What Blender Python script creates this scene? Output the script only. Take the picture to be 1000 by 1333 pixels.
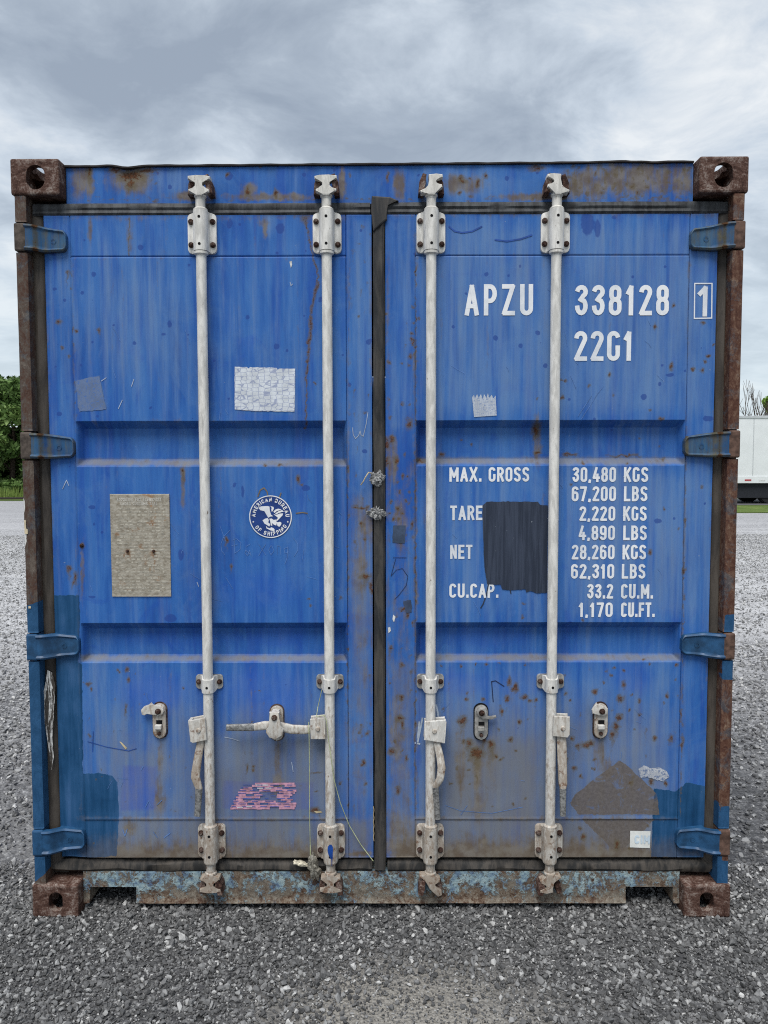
import bpy, bmesh, math, random
import numpy as np
from mathutils import Vector, Matrix

random.seed(7)
rng = np.random.default_rng(11)
for o in list(bpy.data.objects):
    bpy.data.objects.remove(o)
scene = bpy.context.scene
C = scene.collection
R = math.radians

# ------------------------------------------------------------------ camera, sky, sun, exposure
CAM = np.array([0.02377, -2.5958, 1.5743])
PITCH, YAW, ROLL, FPX = -0.05948, 0.00367, -0.00216, 1001.0
_f = np.array([-math.sin(YAW) * math.cos(PITCH), math.cos(YAW) * math.cos(PITCH), math.sin(PITCH)])
_r0 = np.array([math.cos(YAW), math.sin(YAW), 0.0])
_u0 = np.cross(_r0, _f)
_r = math.cos(ROLL) * _r0 + math.sin(ROLL) * _u0
_u = -math.sin(ROLL) * _r0 + math.cos(ROLL) * _u0
cam = bpy.data.cameras.new('camera')
cam.sensor_fit = 'HORIZONTAL'
cam.sensor_width = 36.0
cam.lens = 36.0 * FPX / 1000.0
cam.clip_start = 0.05
cam.clip_end = 2000.0
co = bpy.data.objects.new('camera', cam)
C.objects.link(co)
co.matrix_world = Matrix(((_r[0], _u[0], -_f[0], CAM[0]), (_r[1], _u[1], -_f[1], CAM[1]), (_r[2], _u[2], -_f[2], CAM[2]), (0, 0, 0, 1)))
scene.camera = co

SUN_EL, SUN_AZ = R(61), R(196)          # azimuth measured from +Y (away from the camera) clockwise
sd = bpy.data.lights.new('sun', 'SUN')
sd.energy = 1.5
sd.angle = R(34)
sd.color = (1.0, 0.97, 0.93)
so = bpy.data.objects.new('sun', sd)
C.objects.link(so)
tosun = Vector((math.sin(SUN_AZ) * math.cos(SUN_EL), math.cos(SUN_AZ) * math.cos(SUN_EL), math.sin(SUN_EL)))
so.rotation_euler = tosun.to_track_quat('Z', 'Y').to_euler()
so.location = (0, -6, 12)

w = bpy.data.worlds.new('World')
scene.world = w
w.use_nodes = True
nt = w.node_tree
nt.nodes.clear()
def wn(t, **k):
    n = nt.nodes.new(t)
    for a, b in k.items():
        setattr(n, a, b)
    return n
wl = nt.links.new
out = wn('ShaderNodeOutputWorld')
bg = wn('ShaderNodeBackground')
bg.inputs[1].default_value = 0.1
sky = wn('ShaderNodeTexSky', sky_type='NISHITA', sun_disc=False, sun_elevation=SUN_EL, sun_rotation=SUN_AZ)
sky.air_density = 1.0
sky.dust_density = 1.5
tc = wn('ShaderNodeTexCoord')
sep = wn('ShaderNodeSeparateXYZ')
wl(tc.outputs['Generated'], sep.inputs[0])
def wmath(op, a, b=None, c=None):
    n = wn('ShaderNodeMath', operation=op)
    for i, v in enumerate((a, b, c)):
        if v is None:
            continue
        if isinstance(v, (int, float)):
            n.inputs[i].default_value = v
        else:
            wl(v, n.inputs[i])
    return n.outputs[0]
zc = wmath('ADD', wmath('MAXIMUM', sep.outputs[2], 0.0), 0.16)
cmb = wn('ShaderNodeCombineXYZ')
wl(wmath('DIVIDE', sep.outputs[0], zc), cmb.inputs[0])
wl(wmath('DIVIDE', sep.outputs[1], zc), cmb.inputs[1])
def wnoise(scale, detail, rough, dist, off):
    mp = wn('ShaderNodeMapping')
    mp.inputs['Location'].default_value = off
    wl(cmb.outputs[0], mp.inputs[0])
    n = wn('ShaderNodeTexNoise')
    n.inputs['Scale'].default_value = scale
    n.inputs['Detail'].default_value = detail
    n.inputs['Roughness'].default_value = rough
    n.inputs['Distortion'].default_value = dist
    wl(mp.outputs[0], n.inputs['Vector'])
    return n.outputs[0]
nb = wnoise(0.75, 3.0, 0.5, 0.3, (3.1, 1.72, 0))
nd = wnoise(3.6, 9.0, 0.60, 0.35, (0.4, 5.1, 0))
mixn = wmath('ADD', wmath('MULTIPLY', nb, 0.45), wmath('MULTIPLY', nd, 0.55))
def cloud_mass(tx, z, sx, sz):
    a = wmath('DIVIDE', wmath('SUBTRACT', wmath('DIVIDE', sep.outputs[0], wmath('MAXIMUM', sep.outputs[1], 0.05)), tx), sx)
    b = wmath('DIVIDE', wmath('SUBTRACT', sep.outputs[2], z), sz)
    d2 = wmath('ADD', wmath('MULTIPLY', a, a), wmath('MULTIPLY', b, b))
    return wmath('POWER', 2.718, wmath('MULTIPLY', d2, -1.0))
mixn = wmath('SUBTRACT', mixn, wmath('MULTIPLY', cloud_mass(-0.24, 0.42, 0.34, 0.09), 0.08))
mixn = wmath('SUBTRACT', mixn, wmath('MULTIPLY', cloud_mass(0.22, 0.42, 0.10, 0.04), 0.0))
mixn = wmath('ADD', mixn, wmath('MULTIPLY', cloud_mass(0.45, 0.43, 0.16, 0.16), 0.085))
mixn = wmath('ADD', mixn, wmath('MULTIPLY', cloud_mass(0.02, 0.46, 0.14, 0.10), 0.055))
mixn = wmath('ADD', mixn, wmath('MULTIPLY', cloud_mass(-0.48, 0.36, 0.14, 0.03), 0.08))
rampc = wn('ShaderNodeValToRGB')
wl(mixn, rampc.inputs[0])
el = rampc.color_ramp.elements
el[0].position, el[0].color = 0.36, (1.50, 1.77, 2.15, 1)
el[1].position, el[1].color = 0.64, (3.9, 4.05, 4.15, 1)
e = el.new(0.45); e.color = (1.92, 2.22, 2.60, 1)
e = el.new(0.54); e.color = (2.75, 3.08, 3.45, 1)
# thin bright deck along the horizon
hz = wn('ShaderNodeMapRange', interpolation_type='SMOOTHSTEP')
hz.inputs[1].default_value, hz.inputs[2].default_value = 0.0, 0.40
hz.inputs[3].default_value, hz.inputs[4].default_value = 0.75, 0.0
wl(sep.outputs[2], hz.inputs[0])
m1 = wn('ShaderNodeMix', data_type='RGBA')
wl(hz.outputs[0], m1.inputs[0]); wl(rampc.outputs[0], m1.inputs[6]); m1.inputs[7].default_value = (3.25, 3.7, 3.95, 1)
# overcast with a little of the clear sky's colour left in it
m2 = wn('ShaderNodeMix', data_type='RGBA')
m2.inputs[0].default_value = 0.93
wl(sky.outputs[0], m2.inputs[6]); wl(m1.outputs[2], m2.inputs[7])
wl(m2.outputs[2], bg.inputs[0]); wl(bg.outputs[0], out.inputs[0])

vs = scene.view_settings
vs.view_transform = 'Standard'
vs.look = 'None'
vs.exposure = 1.15
vs.gamma = 1.0
vs.use_curve_mapping = False
scene.render.engine = 'CYCLES'
scene.cycles.use_denoising = False
scene.cycles.max_bounces = 6
scene.cycles.pixel_filter_type = 'BLACKMAN_HARRIS'
scene.cycles.filter_width = 1.1

# ------------------------------------------------------------------ helpers
def at(px, py, Y=0.0):
    """the point on the vertical plane y = Y that the photograph shows at pixel (px, py)"""
    d = _f + _r * (px - 500.0) / FPX + _u * (666.5 - py) / FPX
    t = (Y - CAM[1]) / d[1]
    return CAM + d * t
def pix(P):
    d = P - CAM
    q = d @ _f
    return 500 + FPX * (d @ _r) / q, 666.5 - FPX * (d @ _u) / q
def ground_at(px, py):
    d = _f + _r * (px - 500.0) / FPX + _u * (666.5 - py) / FPX
    return CAM + d * (-CAM[2] / d[2])

def vnoise(x, y, seed=0):
    xi, yi = np.floor(x).astype(np.int64), np.floor(y).astype(np.int64)
    xf, yf = x - xi, y - yi
    def h(a, b):
        n = (a * 374761393 + b * 668265263 + seed * 974634777) & 0xffffffff
        n = ((n ^ (n >> 13)) * 1274126177) & 0xffffffff
        return ((n ^ (n >> 16)) & 0xffff) / 65535.0
    u, v = xf * xf * (3 - 2 * xf), yf * yf * (3 - 2 * yf)
    return (h(xi, yi) * (1 - u) + h(xi + 1, yi) * u) * (1 - v) + (h(xi, yi + 1) * (1 - u) + h(xi + 1, yi + 1) * u) * v
def fbm(x, y, o=4, seed=0):
    s = np.zeros_like(x, dtype=float); a = 0.5; t = 0
    for k in range(o):
        s += a * vnoise(x * 2 ** k, y * 2 ** k, seed + k * 17); t += a; a *= 0.5
    return s / t
def sstep(a, b, x):
    t = np.clip((x - a) / (b - a), 0, 1)
    return t * t * (3 - 2 * t)

def link(name, me, mat, parent=None):
    o = bpy.data.objects.new(name, me)
    C.objects.link(o)
    if mat is not None:
        me.materials.append(mat)
    if parent is not None:
        o.parent = parent
    return o
def empty(name, parent=None, loc=(0, 0, 0)):
    o = bpy.data.objects.new(name, None)
    C.objects.link(o)
    o.empty_display_size = 0.1
    o.location = loc
    if parent is not None:
        o.parent = parent
    return o
def tag(o, label=None, cat=None, group=None, kind=None):
    for k, v in (('label', label), ('category', cat), ('group', group), ('kind', kind)):
        if v:
            o[k] = v
    return o
def pydata(name, verts, faces, mat, parent=None, smooth=False):
    me = bpy.data.meshes.new(name)
    me.from_pydata([tuple(map(float, v)) for v in verts], [], faces)
    if smooth:
        me.polygons.foreach_set('use_smooth', [True] * len(me.polygons))
    me.update()
    return link(name, me, mat, parent)
def bmobj(name, bm, mat, parent=None, smooth=False, angle=None):
    me = bpy.data.meshes.new(name)
    bm.normal_update()
    if smooth:
        for f in bm.faces:
            f.smooth = True
        for ed in bm.edges:
            if len(ed.link_faces) == 2 and ed.calc_face_angle(0) > R(angle or 35):
                ed.smooth = False
    bm.to_mesh(me); bm.free()
    return link(name, me, mat, parent)
def bx(bm, x0, x1, y0, y1, z0, z1, bev=0.0, seg=2):
    r = bmesh.ops.create_cube(bm, size=1.0)
    vs_ = r['verts']
    for v in vs_:
        v.co = Vector(((x0 + x1) / 2 + v.co.x * (x1 - x0), (y0 + y1) / 2 + v.co.y * (y1 - y0), (z0 + z1) / 2 + v.co.z * (z1 - z0)))
    if bev > 0:
        es = list({e_ for v in vs_ for e_ in v.link_edges})
        bmesh.ops.bevel(bm, geom=es, offset=bev, segments=seg, profile=0.5, affect='EDGES')
def cyl(bm, p0, p1, r0, r1=None, seg=20, cap=True):
    p0, p1 = Vector(p0), Vector(p1)
    d = p1 - p0
    m = Matrix.Translation((p0 + p1) / 2) @ d.to_track_quat('Z', 'Y').to_matrix().to_4x4()
    bmesh.ops.create_cone(bm, cap_ends=cap, segments=seg, radius1=r0, radius2=r0 if r1 is None else r1, depth=d.length, matrix=m)
def lathe(bm, cx, cy, prof, seg=24):
    """prof: list of (radius, z) around the vertical axis (cx, cy)"""
    rings = []
    for r, z in prof:
        rings.append([bm.verts.new((cx + r * math.cos(2 * math.pi * k / seg), cy + r * math.sin(2 * math.pi * k / seg), z)) for k in range(seg)])
    for a, b in zip(rings, rings[1:]):
        for k in range(seg):
            bm.faces.new((a[k], a[(k + 1) % seg], b[(k + 1) % seg], b[k]))
    bm.faces.new(rings[0][::-1]); bm.faces.new(rings[-1])
def prism(bm, pts, y0, y1, bev=0.0):
    """pts: outline in (x, z), front face at y0 (toward the camera), back at y1"""
    a = sum(p[0] * q[1] - q[0] * p[1] for p, q in zip(pts, pts[1:] + pts[:1]))
    if a < 0:
        pts = pts[::-1]
    f_ = [bm.verts.new((p[0], y0, p[1])) for p in pts]
    b_ = [bm.verts.new((p[0], y1, p[1])) for p in pts]
    n = len(pts)
    ff = bm.faces.new(f_)
    bm.faces.new(b_[::-1])
    for k in range(n):
        bm.faces.new((f_[(k + 1) % n], f_[k], b_[k], b_[(k + 1) % n]))
    if bev > 0:
        bmesh.ops.bevel(bm, geom=list(ff.edges), offset=bev, segments=2, profile=0.5, affect='EDGES')
def rrect(cx, cz, w_, h_, r, n=5):
    p = []
    for sx, sz, a0 in ((1, 1, 0), (-1, 1, 90), (-1, -1, 180), (1, -1, 270)):
        for k in range(n + 1):
            a = R(a0 + 90 * k / n)
            p.append((cx + sx * (w_ / 2 - r) + r * math.cos(a), cz + sz * (h_ / 2 - r) + r * math.sin(a)))
    return p
def sweep(bm, pts, prof_w, prof_t, nrm=None, seg=8, power=3.0):
    """rounded flat bar along pts (x,y,z); prof_w width in the door plane, prof_t thickness"""
    P = [Vector(p) for p in pts]
    rings = []
    for i, p in enumerate(P):
        d = (P[min(i + 1, len(P) - 1)] - P[max(i - 1, 0)]).normalized()
        n = Vector(nrm[i]) if nrm else Vector((0, -1, 0))
        s = d.cross(n).normalized()
        n = s.cross(d).normalized()
        ring = []
        for k in range(seg * 2):
            a = math.pi * k / seg + math.pi / (seg * 2)
            c_, s_ = math.cos(a), math.sin(a)
            ex = 2 / power
            ring.append(bm.verts.new(p + s * (prof_w[i] / 2 * math.copysign(abs(c_) ** ex, c_)) + n * (prof_t[i] / 2 * math.copysign(abs(s_) ** ex, s_))))
        rings.append(ring)
    m = seg * 2
    for a, b in zip(rings, rings[1:]):
        for k in range(m):
            bm.faces.new((a[k], a[(k + 1) % m], b[(k + 1) % m], b[k]))
    bm.faces.new(rings[0][::-1]); bm.faces.new(rings[-1])
def wire(bm, pts, r, seg=6):
    sweep(bm, pts, [2 * r] * len(pts), [2 * r] * len(pts), seg=seg // 2, power=2)

# ------------------------------------------------------------------ wear painted as attributes, in photo pixels on the container's end
STAMPS = {k: [] for k in ('rust', 'grime', 'teal', 'spot', 'fade', 'glue', 'deep', 'film')}
def st(kind, x, y, rx, ry=None, v=1.0, drip=0.0, ang=0.0):
    STAMPS[kind].append((x, y, rx, ry or rx, v, drip, ang))
POLYS = {k: [] for k in STAMPS}
def poly(kind, pts, v=1.0, soft=3.0):
    POLYS[kind].append((np.array(pts, float), v, soft))
def polysd(U, V, P):
    d = np.full(U.shape, 1e9); ins = np.zeros(U.shape, bool)
    for a, b in zip(P, np.roll(P, -1, 0)):
        e_ = b - a
        t = np.clip(((U - a[0]) * e_[0] + (V - a[1]) * e_[1]) / (e_ @ e_ + 1e-9), 0, 1)
        d = np.minimum(d, np.hypot(U - a[0] - t * e_[0], V - a[1] - t * e_[1]))
        c1 = (a[1] > V) != (b[1] > V)
        with np.errstate(divide='ignore', invalid='ignore'):
            xi = a[0] + (V - a[1]) * e_[0] / e_[1] if e_[1] != 0 else np.full(U.shape, 1e9)
        ins ^= c1 & (U < xi)
    return np.where(ins, -d, d)
def paint(U, V):
    out_ = {}
    U0, V0 = U, V
    wu = 5.0 * (fbm(U0 / 5.0, V0 / 5.0, 3, 71) - .5); wv = 7.0 * (fbm(U0 / 6.0 + 9, V0 / 6.0, 3, 77) - .5)
    for kind in STAMPS:
        U, V = (U0 + wu, V0 + wv) if kind in ('rust', 'grime') else (U0 + wu * .35, V0 + wv * .35)
        A = np.zeros(U.shape, np.float32)
        for (x, y, rx, ry, v, drip, ang) in STAMPS[kind]:
            m = (np.abs(U - x) < max(rx, ry) * 1.6 + 2) & (V > y - max(rx, ry) * 1.6 - 2) & (V < y + max(rx, ry) * 1.6 + drip + 2)
            if not m.any():
                continue
            u, q = U[m] - x, V[m] - y
            if ang:
                ca, sa = math.cos(ang), math.sin(ang)
                u, q = u * ca + q * sa, -u * sa + q * ca
            val = v * np.clip(1.45 - np.hypot(u / rx, q / ry), 0, 1) if kind != 'rust' else v * np.clip(1.25 - .8 * np.hypot(u / rx, q / ry), 0, 1)
            if drip:
                dv = v * 0.85 * np.clip(1.3 - np.abs(u + 1.0 * np.sin(q * .09 + x)) / (rx * .55 + .6), 0, 1) * np.clip(1 - q / drip, 0, 1) * (q > 0)
                val = np.maximum(val, dv)
            A[m] = np.maximum(A[m], val)
        for P, v, soft in POLYS[kind]:
            m = (U > P[:, 0].min() - soft * 2) & (U < P[:, 0].max() + soft * 2) & (V > P[:, 1].min() - soft * 2) & (V < P[:, 1].max() + soft * 2)
            if m.any():
                A[m] = np.maximum(A[m], v * np.clip(0.5 - polysd(U[m], V[m], P) / (2 * soft), 0, 1))
        out_[kind] = A
    return out_

def spots(kind, txt, drip=0.0, v=1.0):
    for s in txt.split():
        a = [float(t) for t in s.split(',')]
        st(kind, a[0], a[1], a[2], a[3] if len(a) > 3 else None, v, a[4] if len(a) > 4 else drip)
# dark blue touch-up spots
spots('spot', '183,322,4 122,357,3.2 107,381,2.6 71,376,3,2 69,331,4,2.5 84,391,2.4 246,345,2 175,447,2.6 120,445,1.8 105,475,1.8 77,539,3.4 127,542,2 196,531,2 221,422,3,5 213,435,3,2 148,423,1.6 245,436,1.6 72,477,1.6 299,291,4,7 365,297,6,7 270,293,2 312,292,2 361,329,2 322,413,3 360,451,4 374,456,2 279,469,2 418,390,4 480,445,3.6 455,501,3 298,519,1.8 265,501,2 475,587,4,3 398,635,6,4 316,640,2,9 305,633,2 482,443,3 645,440,3.6 700,433,3.4 678,450,3.2 710,476,3.2 590,425,2.2 741,520,2 838,517,4 872,488,6,2 862,475,2 859,500,2.4 892,483,1.6 774,545,2 752,432,2 797,560,2 922,545,7,4 918,655,2 857,678,5,3 878,675,2 855,679,3 765,290,9,16 778,297,4,12 800,283,3 866,347,2 824,361,2 120,660,5,3 133,693,2 236,722,4,8 120,777,5,2 222,805,8,5 60,690,2 122,682,2 306,630,2 540,330,2 607,383,2 633,357,3 662,359,2 677,346,2 470,300,2 330,200,2 298,229,5,6 396,227,3 435,222,2 545,228,2 660,232,3 205,226,2 221,243,3 862,243,3 600,229,2 700,225,2')
for k in range(90):
    x, y = rng.uniform(62, 930), rng.uniform(285, 1110)
    if 480 < x < 508: continue
    st('spot', x, y, rng.uniform(.9, 2.2), None, rng.uniform(.4, .9))
# rust
spots('rust', '88,354,3,4,26 77,420,5,4 100,431,2.4 129,429,3,4,16 81,454,2.4 90,464,2.2 90,740,5,4,26 98,752,3,7,22 95,757,2,4,20 107,711,3.4,3.4,0 365,606,4,2.4 345,605,3,2 389,622,3,5,14 295,704,3.4,4,18 301,738,2,4,14 453,609,2.4 443,778,2.6,3 403,780,2 405,789,2 464,660,5,2.6 474,660,7,1.8 470,682,3,4,16 474,702,2.6 455,671,2,3 476,750,10,4,30 484,765,3,12 396,556,2 409,500,2 392,630,2 238,612,3,4,26 536,434,2,3 537,447,2.4 545,415,2.4 538,421,2 536,443,3,4 540,444,2.6 535,463,3,5 540,452,2.4 533,475,2.6 507,471,3.4 523,474,1.6 533,552,5,9 504,578,5,9,30 510,572,4,6,20 517,600,3,7,24 508,543,3 524,526,2.6 533,527,2 538,400,2 502,408,3,2 575,592,6,4 600,572,2 613,578,2 697,560,5,14,30 701,590,6,2 745,592,9,2.4 560,605,2 548,600,9,3 853,425,2.4,4 794,488,2.4,4 767,502,2.4,4 736,497,2.4,3 732,517,2.4,4 874,478,3,6 922,464,3,3 918,472,2.4,3 914,482,3,4 902,480,2.6 916,420,4,3 930,450,2 877,396,3 861,545,4,3 798,514,2 846,532,2 700,520,2 730,495,2 833,570,1.6 858,580,1.8 813,593,24,1.8 738,591,8,2.4 862,597,4,2 760,602,3,2 817,603,2 847,719,3.4 891,742,3,5 914,634,2 884,689,2 865,663,2 744,632,2 838,859,4,2 880,865,2.4 800,870,2 813,873,3 846,865,2 759,807,2 829,726,2 780,701,2 509,845,3.4,4,22 523,866,3.4,4 525,793,6,3 530,800,3,7 538,812,2,5 521,640,2,4 528,652,2.4 517,662,3,4 524,668,3 509,653,2.6 532,655,2 515,690,2.4 520,702,4,6 536,683,3,6 540,726,2 504,600,3,10,20 530,620,2 534,640,2 525,620,2.4,4 517,628,2.4 508,668,2 512,675,2.4 680,803,2 682,786,2 620,864,2 634,864,3,2 600,866,2 650,864,2 575,866,2 685,866,2')
spots('rust', '523,909,4,4 521,936,8,4 510,979,6,5 519,1029,4,8 524,944,3,6 514,966,2.4 530,988,3,3 508,890,2 473,994,4,5 478,955,4,4 468,955,2.4 476,1020,3 443,1020,3 412,1030,2 330,1003,2.4,4 330,998,2 412,1007,7,1.6 322,1000,2,6 410,1055,8,4 240,895,2 165,873,3,4 153,872,2 167,885,2,4 164,925,2,8,20 155,875,2 115,890,4,3 117,958,2.4 119,896,2 602,938,8,7,26 664,887,3,8,10 672,896,4,7 682,908,6,4 690,912,4,2 629,911,3 608,903,2.4 609,910,3 653,926,3,5 660,910,4 676,941,3,4 668,898,2.6 665,963,4 648,950,2 652,990,2.4 611,990,2 610,1002,2 672,978,2 698,912,3 612,1020,2 669,1047,2 630,965,4,4,30 640,970,6,7,40 610,967,7,5,30 621,980,12,10,40 603,965,3 645,985,3 685,1040,2 575,960,2 595,1000,2 586,1020,2 774,901,4,4 808,909,5,6 812,892,3,5 797,880,3 832,913,3,5 806,934,5,5 802,946,5,7,26 797,957,5,7,30 820,925,2 833,930,3 826,948,2 853,961,3,4 873,962,3.4,5,14 868,905,3 865,915,2 764,970,8,5 770,968,5 753,972,4 748,1000,4 757,1012,3 773,1000,2 775,989,3 848,1018,4,5 866,1020,3,4 880,885,2 786,888,2 790,875,2 822,905,2 886,930,2,8 888,970,2,12 737,903,3 742,912,2 730,895,2 745,960,3 737,990,3 755,1080,3 760,1090,4,5 803,1100,4,8 845,1075,2 820,1105,3 700,1110,3')
# the rusted scratch down the left door
for a, b in zip([(396, 284), (401, 300), (406, 326), (413, 350), (414, 366), (407, 395), (404, 430), (401, 470), (399, 494), (399, 520), (398, 552)], [(401, 300), (406, 326), (413, 350), (414, 366), (407, 395), (404, 430), (401, 470), (399, 494), (399, 520), (398, 552)][:]):
    L = math.hypot(b[0] - a[0], b[1] - a[1])
    for t in np.arange(0, L, 2.0):
        wdt = 2.6 if 350 < a[1] < 470 else 1.4
        st('rust', a[0] + (b[0] - a[0]) * t / L + rng.uniform(-.4, .4), a[1] + (b[1] - a[1]) * t / L, wdt * rng.uniform(.8, 1.2), 2.2, .95)
st('rust', 397, 285, 7, 6, .8)
for y in np.arange(284, 333, 3): st('rust', 168.3, y, 1.0, 2.5, .85)
for k in range(95):                                   # small rust freckles, thicker low on the doors and along the lock side
    x = rng.uniform(505, 540) if k % 3 == 0 else (rng.uniform(455, 484) if k % 3 == 1 else rng.uniform(560, 890))
    y = rng.uniform(290, 1100) if k % 3 else rng.uniform(400, 1100)
    if k % 3 == 2: y = rng.uniform(870, 1060)
    st('rust', x, y, rng.uniform(.8, 2.4) ** 1.2, rng.uniform(1, 3.2), rng.uniform(.5, .95), rng.choice([0, 0, 10, 18, 34]))
for k in range(60):
    st('rust', rng.uniform(105, 450), rng.uniform(870, 1110), rng.uniform(.8, 1.6), rng.uniform(1, 2.4), rng.uniform(.55, .9))
# edges of the panels where the weld rusts
for (x0, y0, x1, y1, n) in ((541, 340, 541, 1060, 120), (453, 600, 453, 1060, 40), (893, 600, 886, 1060, 36), (92, 340, 99, 540, 10)):
    for k in range(n):
        t = rng.random()
        st('rust', x0 + (x1 - x0) * t, y0 + (y1 - y0) * t, rng.uniform(.8, 1.5), rng.uniform(1.5, 6), rng.uniform(.5, .95))
# header and sill
spots('rust', '171,229,24,10 150,221,10,5 190,222,16,4 170,240,8,8,16 203,240,2 116,219,4,20 296,226,3 322,249,4,8 359,252,3,8 455,228,2 600,232,4 632,228,3,5 603,236,6,3 622,240,3,8 598,252,3 612,232,2 340,218,2 700,218,12,5 505,230,2,9')
for k in range(150):
    x = 740 + 165 * rng.random() ** 1.3
    st('rust', x, rng.uniform(214, 262), rng.uniform(1, 4.5), rng.uniform(1, 4.5), rng.uniform(.5, .9))
for k in range(90):
    st('rust', rng.uniform(88, 900), 261 - abs(rng.normal(0, 2.2)), rng.uniform(1.5, 6), rng.uniform(.8, 2), rng.uniform(.5, .85))
spots('grime', '116,238,6,26 170,235,32,20 105,235,14,24 445,240,6,20 830,232,80,26 890,235,12,24 760,240,40,24 600,240,30,14 520,240,8,20 250,255,30,8 350,256,60,6 700,256,60,6 325,248,10,10', v=.75)
# soft dirt: under the gasket, under catches, low rails
spots('grime', '117,300,4,22 168,300,7,30 345,290,10,8 345,300,4,14 238,630,4,30 107,740,3,40 209,985,5,28 209,1040,9,30 361,985,6,30 361,1020,9,24 621,1000,12,50 640,990,8,50 600,990,8,60 621,1050,14,30 780,985,9,36 792,1000,8,20 470,745,14,40 476,690,12,40 700,570,6,40 707,700,3,60 511,600,8,40 521,680,12,50 517,950,14,60 520,1085,18,36 170,1080,10,14', v=.62)
poly('grime', [(105, 1094), (455, 1094), (455, 1150), (105, 1150)], .92, 20)
poly('grime', [(505, 1090), (890, 1094), (890, 1150), (505, 1150)], 1.0, 22)
poly('film', [(150, 1048), (455, 1062), (455, 1105), (150, 1105)], .42, 10)
poly('film', [(545, 1030), (885, 1040), (885, 1105), (545, 1105)], .45, 22)
poly('film', [(560, 960), (720, 950), (720, 1060), (560, 1060)], .46, 30)
poly('film', [(290, 965), (455, 960), (455, 1060), (290, 1060)], .46, 30)
poly('film', [(120, 960), (200, 950), (200, 1000), (120, 1000)], .4, 16)
poly('grime', [(455, 640), (486, 640), (486, 1110), (455, 1110)], .3, 8)
for (x0, x1, y) in ((100, 452, 602), (541, 893, 600), (104, 452, 857), (541, 887, 856)):   # dust on the upward faces of the corrugations
    poly('grime', [(x0, y - 4), (x1, y - 4), (x1, y + 4), (x0, y + 4)], .34, 4)
    poly('film', [(x0, y - 5), (x1, y - 5), (x1, y + 5), (x0, y + 5)], .85, 3)
for (x0, x1, y, v) in ((85, 452, 284, .42), (505, 935, 279, .4)):
    poly('grime', [(x0, y - 5), (x1, y - 5), (x1, y + 4), (x0, y + 4)], v, 5)
for (x0, y0, x1, y1, v, wd) in ((541, 300, 541, 1110, .52, 3), (453, 340, 453, 1110, .40, 2.5), (94, 340, 106, 1060, .34, 2), (897, 340, 885, 1060, .42, 2.5), (484, 300, 484, 1110, .40, 3), (505, 300, 505, 1110, .45, 3), (58, 300, 76, 1100, .35, 3), (937, 300, 917, 1100, .38, 3), (100, 1066, 452, 1066, .55, 3), (541, 1066, 885, 1066, .55, 3), (93, 336, 452, 336, .30, 2), (541, 332, 897, 332, .30, 2), (104, 1112, 486, 1112, .8, 4), (505, 1112, 915, 1112, .8, 4), (100, 549, 452, 549, .25, 2)):
    dx, dy = (wd, 0) if abs(y1 - y0) > abs(x1 - x0) else (0, wd)
    poly('grime', [(x0 - dx, y0 - dy), (x0 + dx, y0 + dy), (x1 + dx, y1 + dy), (x1 - dx, y1 - dy)], v, wd)
poly('film', [(545, 905), (885, 915), (885, 1120), (545, 1120)], .55, 40)
poly('film', [(555, 945), (725, 935), (725, 1120), (555, 1120)], .85, 40)
poly('film', [(230, 930), (455, 930), (455, 1130), (230, 1130)], .66, 40)
poly('film', [(110, 930), (300, 960), (300, 1130), (110, 1130)], .5, 40)
poly('film', [(100, 1058), (486, 1062), (486, 1130), (100, 1130)], .75, 12)
poly('film', [(505, 1058), (890, 1062), (890, 1130), (505, 1130)], .8, 12)
poly('film', [(505, 860), (541, 860), (541, 1130), (505, 1130)], .5, 14)
poly('film', [(455, 640), (486, 640), (486, 1130), (455, 1130)], .45, 12)
poly('film', [(210, 640), (290, 640), (290, 800), (210, 800)], .2, 30)
poly('film', [(60, 300), (930, 300), (930, 620), (60, 620)], .10, 30)
poly('grime', [(505, 600), (541, 600), (541, 1110), (505, 1110)], .34, 10)
poly('film', [(742, 560), (890, 560), (890, 810), (742, 810)], .16, 30)
for k in range(46):                                     # long faint water runs
    x = rng.choice([rng.uniform(545, 890), rng.uniform(108, 450)]); y = rng.choice([286, 340, 606, 868, 868]); L = rng.uniform(40, 190)
    poly('grime', [(x - 1.2, y), (x + 1.2, y), (x + .8, y + L), (x - .8, y + L)], rng.uniform(.25, .5), rng.uniform(2, 4))
for (x, y, L, v) in ((209, 962, 70, .7), (361, 968, 60, .6), (621, 966, 100, .8), (612, 960, 90, .6), (634, 966, 80, .6), (780, 966, 60, .7), (790, 960, 50, .5), (602, 945, 60, .6), (700, 560, 40, .6), (238, 612, 34, .6), (107, 714, 50, .6)):
    poly('grime', [(x - 2.5, y), (x + 2.5, y), (x + 1.5, y + L), (x - 1.5, y + L)], v, 4)
# chalked, faded paint
spots('fade', '180,420,90,110 640,440,90,70 830,480,70,90 470,500,14,120 470,400,12,60 840,700,50,100 915,700,14,200 520,360,14,60 130,900,26,60 160,930,30,30 620,1010,80,40 190,1075,60,22 360,1085,70,18 680,1085,90,18 600,240,80,24 230,235,60,20', v=.55)
poly('fade', [(545, 285), (935, 285), (930, 545), (545, 545)], .62, 20)
poly('fade', [(545, 605), (930, 605), (925, 810), (545, 810)], .42, 20)
poly('fade', [(735, 605), (930, 605), (925, 810), (735, 810)], .62, 20)
poly('fade', [(455, 285), (486, 285), (486, 800), (455, 800)], .45, 6)
poly('fade', [(505, 285), (540, 285), (540, 560), (505, 560)], .4, 6)
poly('fade', [(105, 870), (450, 870), (450, 1110), (105, 1110)], .5, 20)
poly('fade', [(545, 870), (885, 870), (880, 1110), (545, 1110)], .55, 20)
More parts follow.
